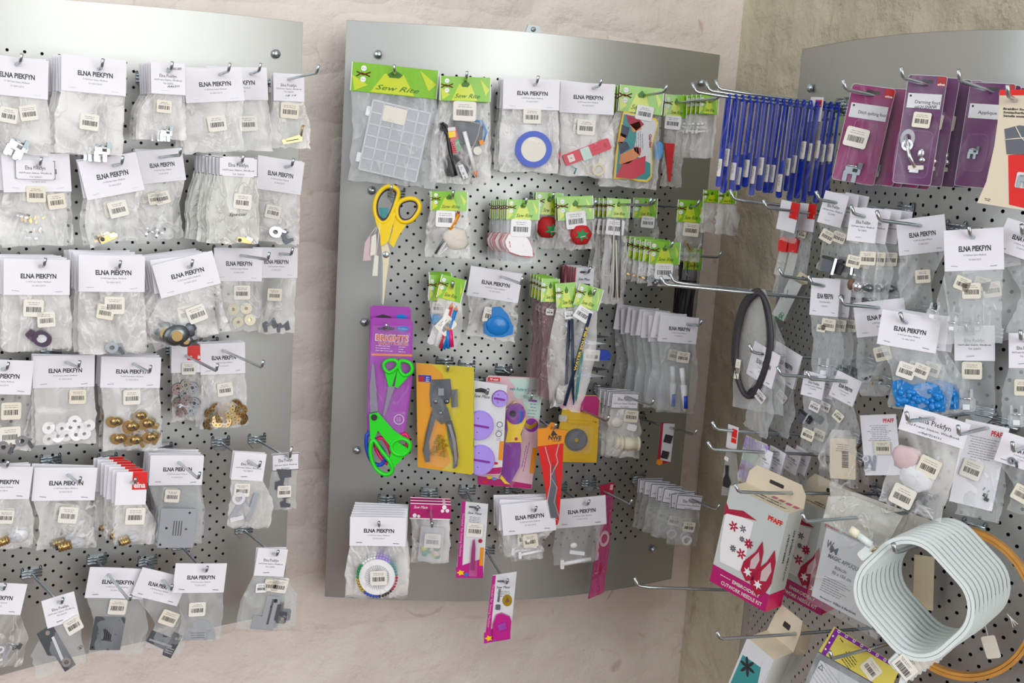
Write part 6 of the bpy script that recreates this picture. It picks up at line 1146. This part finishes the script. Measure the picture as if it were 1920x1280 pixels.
# ---- magic applique pack and bags behind
def p_wm(it):
    c = (1594, 1080); O = [(1543, 978), (1655, 1032), (1640, 1190), (1512, 1128), (1520, 1070)]; mb = MB(); mb.poly(it.pts([(1548, 990), (1646, 1034), (1634, 1178), (1518, 1122)]), -8, -2, 'card_white'); o = it.part('instruction_sheet', mb); mb = MB(); r = 24
    def T(t, x, y, H_, w, m='navy', b=.02): mb.text(t, *it.L(x, y), H_, -1.4, m, width=w, rot=r2, bold=b)
    a, b_ = it.L(1548, 990), it.L(1646, 1034); r2 = math.degrees(math.atan2(b_[1]-a[1], b_[0]-a[0]))
    T('W', 1555, 1022, 14, 14); T('M', 1563, 1033, 13, 14); T('&', 1556, 1030, 6, 5); T('MAGIC APPLIQUE', 1582, 1056, 7.5, 66); T('IRON-ON', 1575, 1070, 6, 24, 'slate'); T('90 x 150 cm', 1577, 1082, 6, 40, 'slate'); T('Manufactured', 1546, 1127, 3, 24, 'navy'); T('William & Mandersen', 1582, 1143, 4.5, 48, 'navy', .03)
    mb.lines(*it.L(1570, 1094), 58, 7, 4.6, 'slate', -1.4, 1.2, r2, it.rn, True); it.part('lettering', mb, parent=o)
    P = it.pts(O); us = [p[0] for p in P]; vs = [p[1] for p in P]
    mb = MB(); A, B_, C_, D_ = (np.array(it.L(*q)) for q in ((1540, 974), (1658, 1030), (1645, 1200), (1508, 1130)))
    sd = 3.3
    def f(a, b): p = A*(1-a)*(1-b)+B_*a*(1-b)+C_*a*b+D_*(1-a)*b; e = 16*a*(1-a)*b*(1-b); return (p[0], p[1], e**.4*4+noise.noise(Vector((p[0]*.05, p[1]*.05, sd)))*3*min(1, e))
    mb.sheet(f, 12, 12, 'smooth_film'); it.part('plastic_wrap', mb)
it = It(PR, 1604, 968, .12, 'milky wrapped applique fleece pack with blue lettering', 'package', 'fleece_pack', 22, 34); mb = MB(); mb.poly(it.pts([(1552, 930), (1600, 930), (1690, 968), (1655, 1034), (1540, 978)]), -3, -1, 'milky_film'); it.part('hang_flap', mb); p_wm(it); it.hook((1513, 975))
for k, (x, y, lab, O) in enumerate(((1585, 925, 'folded milky bag behind the applique fleece pack', ((1555, 905), (1625, 935), (1700, 965), (1680, 1010), (1560, 960))), (1640, 945, 'stiff fabric bag rightmost above the hoops', ((1600, 922), (1755, 980), (1740, 1000), (1690, 1010), (1610, 980))))):
    it = It(PR, x, y, .07-.02*k, lab, 'package', 'folded_bag', 20, 34); A, B_, C_, D_ = (np.array(it.L(*q)) for q in (O[0], O[1] if k else O[2], O[3], O[4])); mb = MB()
    mb.sheet(lambda a, b: (*(A*(1-a)*(1-b)+B_*a*(1-b)+C_*a*b+D_*(1-a)*b), 3*noise.noise(Vector((a*6, b*5, k)))+b*6), 10, 8, 'milky_film'); mb.poly([tuple(A), tuple(B_), tuple(C_), tuple(D_)], -3, -1.5, 'fabric'); it.part('wrapped_fabric', mb)
# ---- hoops
def hoops():
    n = 10; f0 = It(PR, 1712, 1122, .17, 'frontmost white plastic embroidery hoop with barcode tag', 'hoop', 'embroidery_hoop', None, 24, 'white embroidery hoops on one hook'); r = 38; S = 222
    mb = MB(); O, I2, I1, I0 = (rrect(0, 0, S-k, (S-k)*.86, 74-k*.4, r, 8) for k in (0, 13, 15, 28)); mb.band(O, I2, -3.4, 3.4, 'hoop'); o = f0.part('outer_ring', mb); mb = MB(); mb.band(I1, I0, -3.4, 2.8, 'hoop'); f0.part('inner_ring', mb); mb = MB(); mb.band(I2, I1, -4, 1, 'hoop_gap_shade'); f0.part('gap_shade_band', mb)  # grey band between the rings paints the shadow in their gap
    c, d = math.cos(math.radians(r)), math.sin(math.radians(r)); q = lambda a, b: (a*c-b*d, a*d+b*c)
    mb = MB(); mb.rect(*q(-S*.55, 6-S*.0), 18, 34, -5, 6, 'hoop', r+4, 4); mb.tube([(*q(-S*.56, -10), 4), (*q(-S*.70, -4), 4)], 7, 'hoop', 10); f0.part('tension_clamp', mb); mb = MB(); mb.tube([(*q(-S*.70, -4), 4), (*q(-S*.78, 0), 4)], 8.5, 'thread', 12); f0.part('adjusting_screw', mb); mb = MB(); mb.tube([(*q(-S*.52, -16), 9), (*q(-S*.52, -4), 9)], 2, 'brass', 6); f0.part('brass_nut', mb)
    mb = MB(); mb.rect(*q(S*.30, S*.48), 30, 26, -4, 4, 'hoop', r-2, 3); mb.rect(*q(S*.42, S*.53), 10, 34, -4, 3, 'hoop', r-28, 3); f0.part('bottom_lug', mb)
    mb = MB(); mb.rect(*q(S*.36, S*.45), 44, 32, 6, 7, 'sticker', r+2, 3); mb.bars(*q(S*.36, S*.47), 32, 13, 7.3, r+2, f0.rn); mb.lines(*q(S*.34, S*.405), 30, 2, 3, 'grey_ink', 7.3, 1, r+2, f0.rn); f0.part('price_sticker', mb)
    f0.stack(n, .0108, skip=('adjusting_screw', 'tension_clamp', 'brass_nut'), word='hoop', jit=.8, group='white embroidery hoops on one hook')
    A = f0.A+0*Zv; up = f0.L(1690, 1030); hp = f0.A+f0.t*(up[0]*f0.sx)-Zv*(up[1]*f0.sz); hook(hp, f0.n, .19, .012, 'zinc peg hook carrying the white embroidery hoops', r=.0026)
    t = It(PR, 1848, 1180, .05, 'blank cream paper tag hanging from the hoops', 'tag', 'paper_tag', -8, 24); mb = MB(); mb.poly(rrect(0, 34, 27, 44, 4), 0, .8, 'off_white'); t.part('tag_card', mb); mb = MB(); mb.tube([(2, -10, 0), (1, 4, 0), (0, 14, 0)], .8, 'white', 4); t.part('string', mb)
    t = It(PR, 1888, 1150, .05, 'frayed white string end right of the hoops', 'string', 'string_end', 0, 24); mb = MB(); [mb.tube([(0, 0, 0), (6+k, 10, 0), (8+k*5, 26-k*3, 0)], .9, 'white', 4) for k in range(3)]; t.part('thread_tail', mb)
    w = It(PR, 1795, 1000, .045, 'large wooden embroidery hoop behind the white hoops', 'hoop', 'wooden_hoop', None, None); u, v = w.L(1797, 1130)
    for nm, r1, r0, dz in (('outer_ring', 146, 139.5, 0), ('inner_ring', 138.8, 133, -1.5)): mb = MB(); mb.band(ell(u, v, r1, r1*.985, 60), ell(u, v, r0, r0*.985, 60), -7+dz, 7+dz, 'wood'); w.part(nm, mb)
    w.hook(p=.008)
hoops()
H(PR, (1722, 1046), 'tall pale packet seen through the hoops', k='B', card=(38, 100), tilt=8, hv=6, fu=.2, off=.03, hk=False, name='straw_packet', fa=30)
# ---- bottom right boxes and pack
def p_bot(it, mb):
    x0, y0, w, h = it.x0, it.y0, it.w, it.h; mb.poly([(x0+w*.08, y0+h*.22), (x0+w*.92, y0+h*.18), (x0+w*.95, y0+h), (x0+w*.05, y0+h)], .2, .4, 'teal')
    for a, b, s_ in ((.35, .3, 1), (.65, .62, .9)):
        for q in range(6): t = q*1.047; mb.poly(ell(x0+w*a+s_*9*math.cos(t), y0+h*b+s_*9*math.sin(t), 9*s_, 3*s_, 8, math.degrees(t)), .6, .9, 'dark')
    mb.rect(x0+w*.5, y0+h*.8, w*.2, h*.3, 1, 1.2, 'skin'); mb.poly([(x0+w*.7, y0+h*.1), (x0+w*.98, y0+h*.15), (x0+w*.9, y0+h*.5)], .5, .7, 'card_white')
skew_box(PR, 1440, 1190, .165, 'open cream carton with teal palm picture at bottom', 'picture_carton', 66, 150, 58, 50, 40, 'card_white', 'box_white', 'box_cream', 28, .55, (1355, 1196), 58, p_bot)
it = skew_box(PR, 1478, 1190, .10, 'white red-lettered carton hidden behind the teal picture carton', 'white_carton', 60, 150, 26, 50, 42, 'box_white', 'box_grey', 'box_cream', 20, .45, None, 40, lambda it, mb: mb.text('PFAFF', it.x0+it.w*.5, it.y0+50, 14, .5, 'shoe_red', width=46, rot=20, bold=.03), hk=False)
it = It(PR, 1624, 1216, .12, 'yellow and purple headed pack with white instruction sheet', 'package', 'yellow_header_pack', 26, 30); it.hook((1562, 1236)); z = zc(1320, 860, 3.048)
mb = MB(); mb.poly(it.pts(z((740, 958), (1120, 1190), (1060, 1330), (648, 1100))), -2, 0, 'pack_yellow'); o = it.part('header_card', mb)
mb = MB(); mb.poly(it.pts(z((748, 965), (1100, 1178), (1092, 1196), (765, 1000), (690, 1125), (665, 1110))), .1, .4, 'purple'); rn = it.rn
for k in range(8): mb.ring(*it.L(*z((770+k*44, 985+k*27))[0]), 3, 1.8, .5, .7, 'white', 8)
for k in range(3): mb.disc(*it.L(*z((735-k*22, 1010+k*38))[0]), 2, .5, .7, 'white', 8)
mb.lines(*it.L(*z((850, 1130))[0]), 40, 5, 5, 'ink', .5, 1.4, 28, rn); mb.lines(*it.L(*z((785, 1035))[0]), 16, 1, 5, 'ink', .5, 1.8, 28, rn); it.part('lettering', mb, parent=o)
sticker(it, *z((955, 1200))[0], 36, 28, 1, 'cream_sticker'); mb = MB(); mb.poly(it.pts(z((645, 1102), (1080, 1345), (1080, 1500), (560, 1500), (570, 1270))), -3, -1, 'slate'); it.part('grey_cloth', mb)
mb = MB(); mb.poly(it.pts(z((658, 1150), (960, 1320), (960, 1420), (560, 1420), (590, 1290))), 0, .4, 'card_white'); u, v = it.L(*z((662, 1193))[0]); mb.band([(u-6, v+4), (u+1, v-7), (u+6, v+5)], [(u-3.5, v+2.8), (u+.8, v-4), (u+3.6, v+3.2)], .5, .7, 'ink'); mb.lines(*it.L(*z((720, 1215))[0]), 70, 6, 7, 'grey_ink', .6, 1, 28, rn); it.part('instruction_sheet', mb)
mb = MB(); mb.poly(it.pts(z((645, 1102), (1080, 1345), (1080, 1500), (560, 1500), (570, 1270))), 1.5, 2, 'smooth_film'); it.part('plastic_bag', mb)
# bare long hooks that cross the corner
for (tx, ty, off, lab) in ((1283, 530, .20, 'bare long peg hook pointing left across the corner, upper'), (1217, 1099, .245, 'bare long peg hook pointing left across the corner, lower'), (1396, 375, .15, 'short-looking peg hook left of the red-capped tubes')):
    A, n, u = PR.hit(tx, ty, off); hook(A, n, off, .012, lab, .012)
tot = sum(len(o.data.polygons) for o in SC.objects if o.type == 'MESH'); print('objects', len(SC.objects), 'faces', tot)
